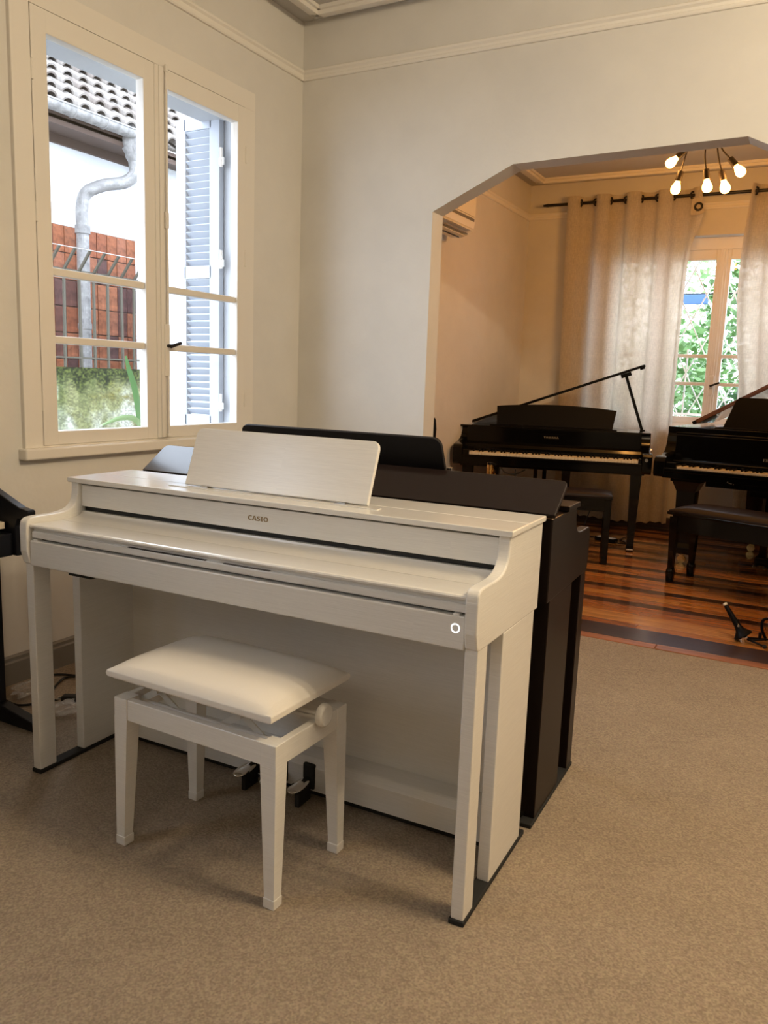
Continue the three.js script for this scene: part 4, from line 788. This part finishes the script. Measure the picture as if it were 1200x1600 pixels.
// long-leafed plant outside the left window
{
  const t = thing('leafy_plant', 'plant with long green blade leaves against the mossy wall', 'plant', [-3.5, -0.5, -3.5]);
  const gm = std({ color: rgb(0.10, 0.22, 0.07), roughness: 0.4, side: THREE.DoubleSide }), gm2 = std({ color: rgb(0.22, 0.33, 0.14), roughness: 0.35 });
  function blade(pts, w, m) {
    const c = new THREE.CatmullRomCurve3(pts.map((p) => V(...p))), N = 24, pos = [], idx = [];
    for (let i = 0; i <= N; i++) { const u = i / N, p = c.getPoint(u), tg = c.getTangent(u), side = new THREE.Vector3().crossVectors(tg, V(0.85, 0.25, 0.55)).normalize(), ww = w * Math.pow(Math.sin(PI * (0.08 + 0.92 * (1 - u) * 0.98)), 0.8) * (1 - 0.2 * u);
      for (const k of [-1, 0, 1]) pos.push(p.x + side.x * ww * k + (k ? 0 : 0.006), p.y + side.y * ww * k, p.z + side.z * ww * k); }
    for (let i = 0; i < N; i++) for (const k of [0, 1]) { const a = i * 3 + k; idx.push(a, a + 3, a + 1, a + 1, a + 3, a + 4); }
    const g = new THREE.BufferGeometry(); g.setAttribute('position', new THREE.Float32BufferAttribute(pos, 3)); g.setIndex(idx); g.computeVertexNormals();
    obj('leaf', g, m, t);
  }
  blade([[0, 0, 0], [0.02, 1.0, 0.02], [0, 1.42, 0.05], [0, 1.62, 0.09], [0, 1.72, 0.13], [0, 1.79, 0.15]], 0.02, gm);
  blade([[0, 0, 0.02], [0.0, 1.0, 0.0], [0, 1.36, 0.02], [0, 1.435, 0.10], [0, 1.44, 0.2], [0, 1.405, 0.33]], 0.02, gm2);
  blade([[0, 0, -0.02], [0.02, 0.9, -0.1], [0, 1.2, -0.25], [0, 1.3, -0.4]], 0.035, gm);
  obj('stem', rod([0, 0, 0], [0, 0.6, 0], 0.03, 0.02), gm, t);
}

// ---------------------------------------------------------------- garden behind the far window
{
  struct('ground', bx(-6, 6, -0.6, -0.5, -16, ZF - 0.3), std({ color: rgb(0.16, 0.17, 0.09), map: carpetTone, roughness: 1 }));
  const greens = [[0.10, 0.21, 0.06], [0.16, 0.31, 0.10], [0.06, 0.14, 0.055], [0.22, 0.34, 0.14]].map((c) => phy({ color: rgb(...c), roughness: 0.5, transmission: 0.25, thickness: 0 }));
  const bark = std({ color: rgb(0.10, 0.07, 0.05), roughness: 0.9 });
  function shrub(label, x, z, h, r, n, mi, low = 0.25, name = 'shrub') {
    const t = thing(name, label, name === 'tree' ? 'tree' : 'shrub', [x, -0.5, z]), pos = [], nor = [];
    for (let i = 0; i < n; i++) {
      const a = rr(0, 2 * PI), el = Math.acos(rr(-1, 1)), q = r * Math.cbrt(rr(0.15, 1)), p = V(Math.sin(el) * Math.cos(a) * q, h * (low + (1 - low) * 0.5) + Math.cos(el) * q / r * h * (1 - low) * 0.5, Math.sin(el) * Math.sin(a) * q);
      const d = V(rr(-1, 1), rr(-0.7, 0.5), rr(-1, 1)).normalize(), s = new THREE.Vector3().crossVectors(d, V(rr(-1, 1), rr(-1, 1), rr(-1, 1))).normalize(), L = rr(0.07, 0.15), w = L * 0.24;
      const A = p, C = p.clone().addScaledVector(d, L), B1 = p.clone().addScaledVector(d, L * 0.5).addScaledVector(s, w), B2 = p.clone().addScaledVector(d, L * 0.5).addScaledVector(s, -w);
      for (const v of [A, B1, C, A, C, B2]) pos.push(v.x, v.y, v.z);
    }
    const g = new THREE.BufferGeometry(); g.setAttribute('position', new THREE.Float32BufferAttribute(pos, 3)); g.computeVertexNormals();
    tag(obj('foliage', g, greens[mi], t), null, null, null, 'stuff');
    obj('trunk', [rod([0, 0, 0], [0.02, h * (low + 0.3), 0.02], 0.03, 0.015), rod([0.01, h * low, 0.01], [r * 0.5, h * (low + 0.35), 0.1], 0.014, 0.006), rod([0.01, h * low * 1.1, 0.01], [-r * 0.5, h * (low + 0.3), -0.1], 0.014, 0.006)], bark, t);
    return t;
  }
  shrub('bright green bushy shrub seen through the left pane of the far window', -1.5, -9.1, 2.45, 0.6, 2600, 1, 0.05);
  shrub('dark green shrub low at the foot of the far window', -0.72, -8.0, 1.75, 0.3, 1500, 2, 0.05);
  shrub('leafy climbing shrub seen through the right pane of the far window', -1.05, -10.3, 3.6, 0.4, 1500, 0, 0.1);
  shrub('tall pale green tree standing behind the garden shrubs', -2.6, -14.5, 4.2, 1.4, 3000, 3, 0.2, 'tree');
  const pot = thing('flower_pot', 'pinkish clay pot on a post behind the right pane', 'pot', [-0.62, -0.5, -9.2]);
  obj('post', rb(-0.06, 0.06, 0, 1.98, -0.06, 0.06), std({ color: rgb(0.5, 0.49, 0.47), roughness: 0.9 }), pot);
  obj('pot', lathe([[0, 1.98], [0.10, 1.98], [0.14, 2.25], [0.155, 2.25], [0.155, 2.32], [0.12, 2.32], [0, 2.25]], 20), std({ color: rgb(0.42, 0.27, 0.30), roughness: 0.8 }), pot);
  const tarp = thing('blue_tarp', 'small blue cloth hanging on a line beyond the bright green shrub', 'cloth', [-1.2, 0, -8.2]);
  obj('cloth', rb(-0.10, 0.12, 2.0, 2.09, -0.02, 0.02, 0.008), std({ color: rgb(0.10, 0.22, 0.50), roughness: 0.7 }), tarp);
  obj('line', rod([-1.2, 2.10, 0], [1.2, 2.09, 0], 0.006), M.iron, tarp);
  for (const x of [-1.2, 1.2]) obj('post', rod([x, -0.5, 0], [x, 2.25, 0], 0.03), bark, tarp);
}

renderer.render(scene, camera);
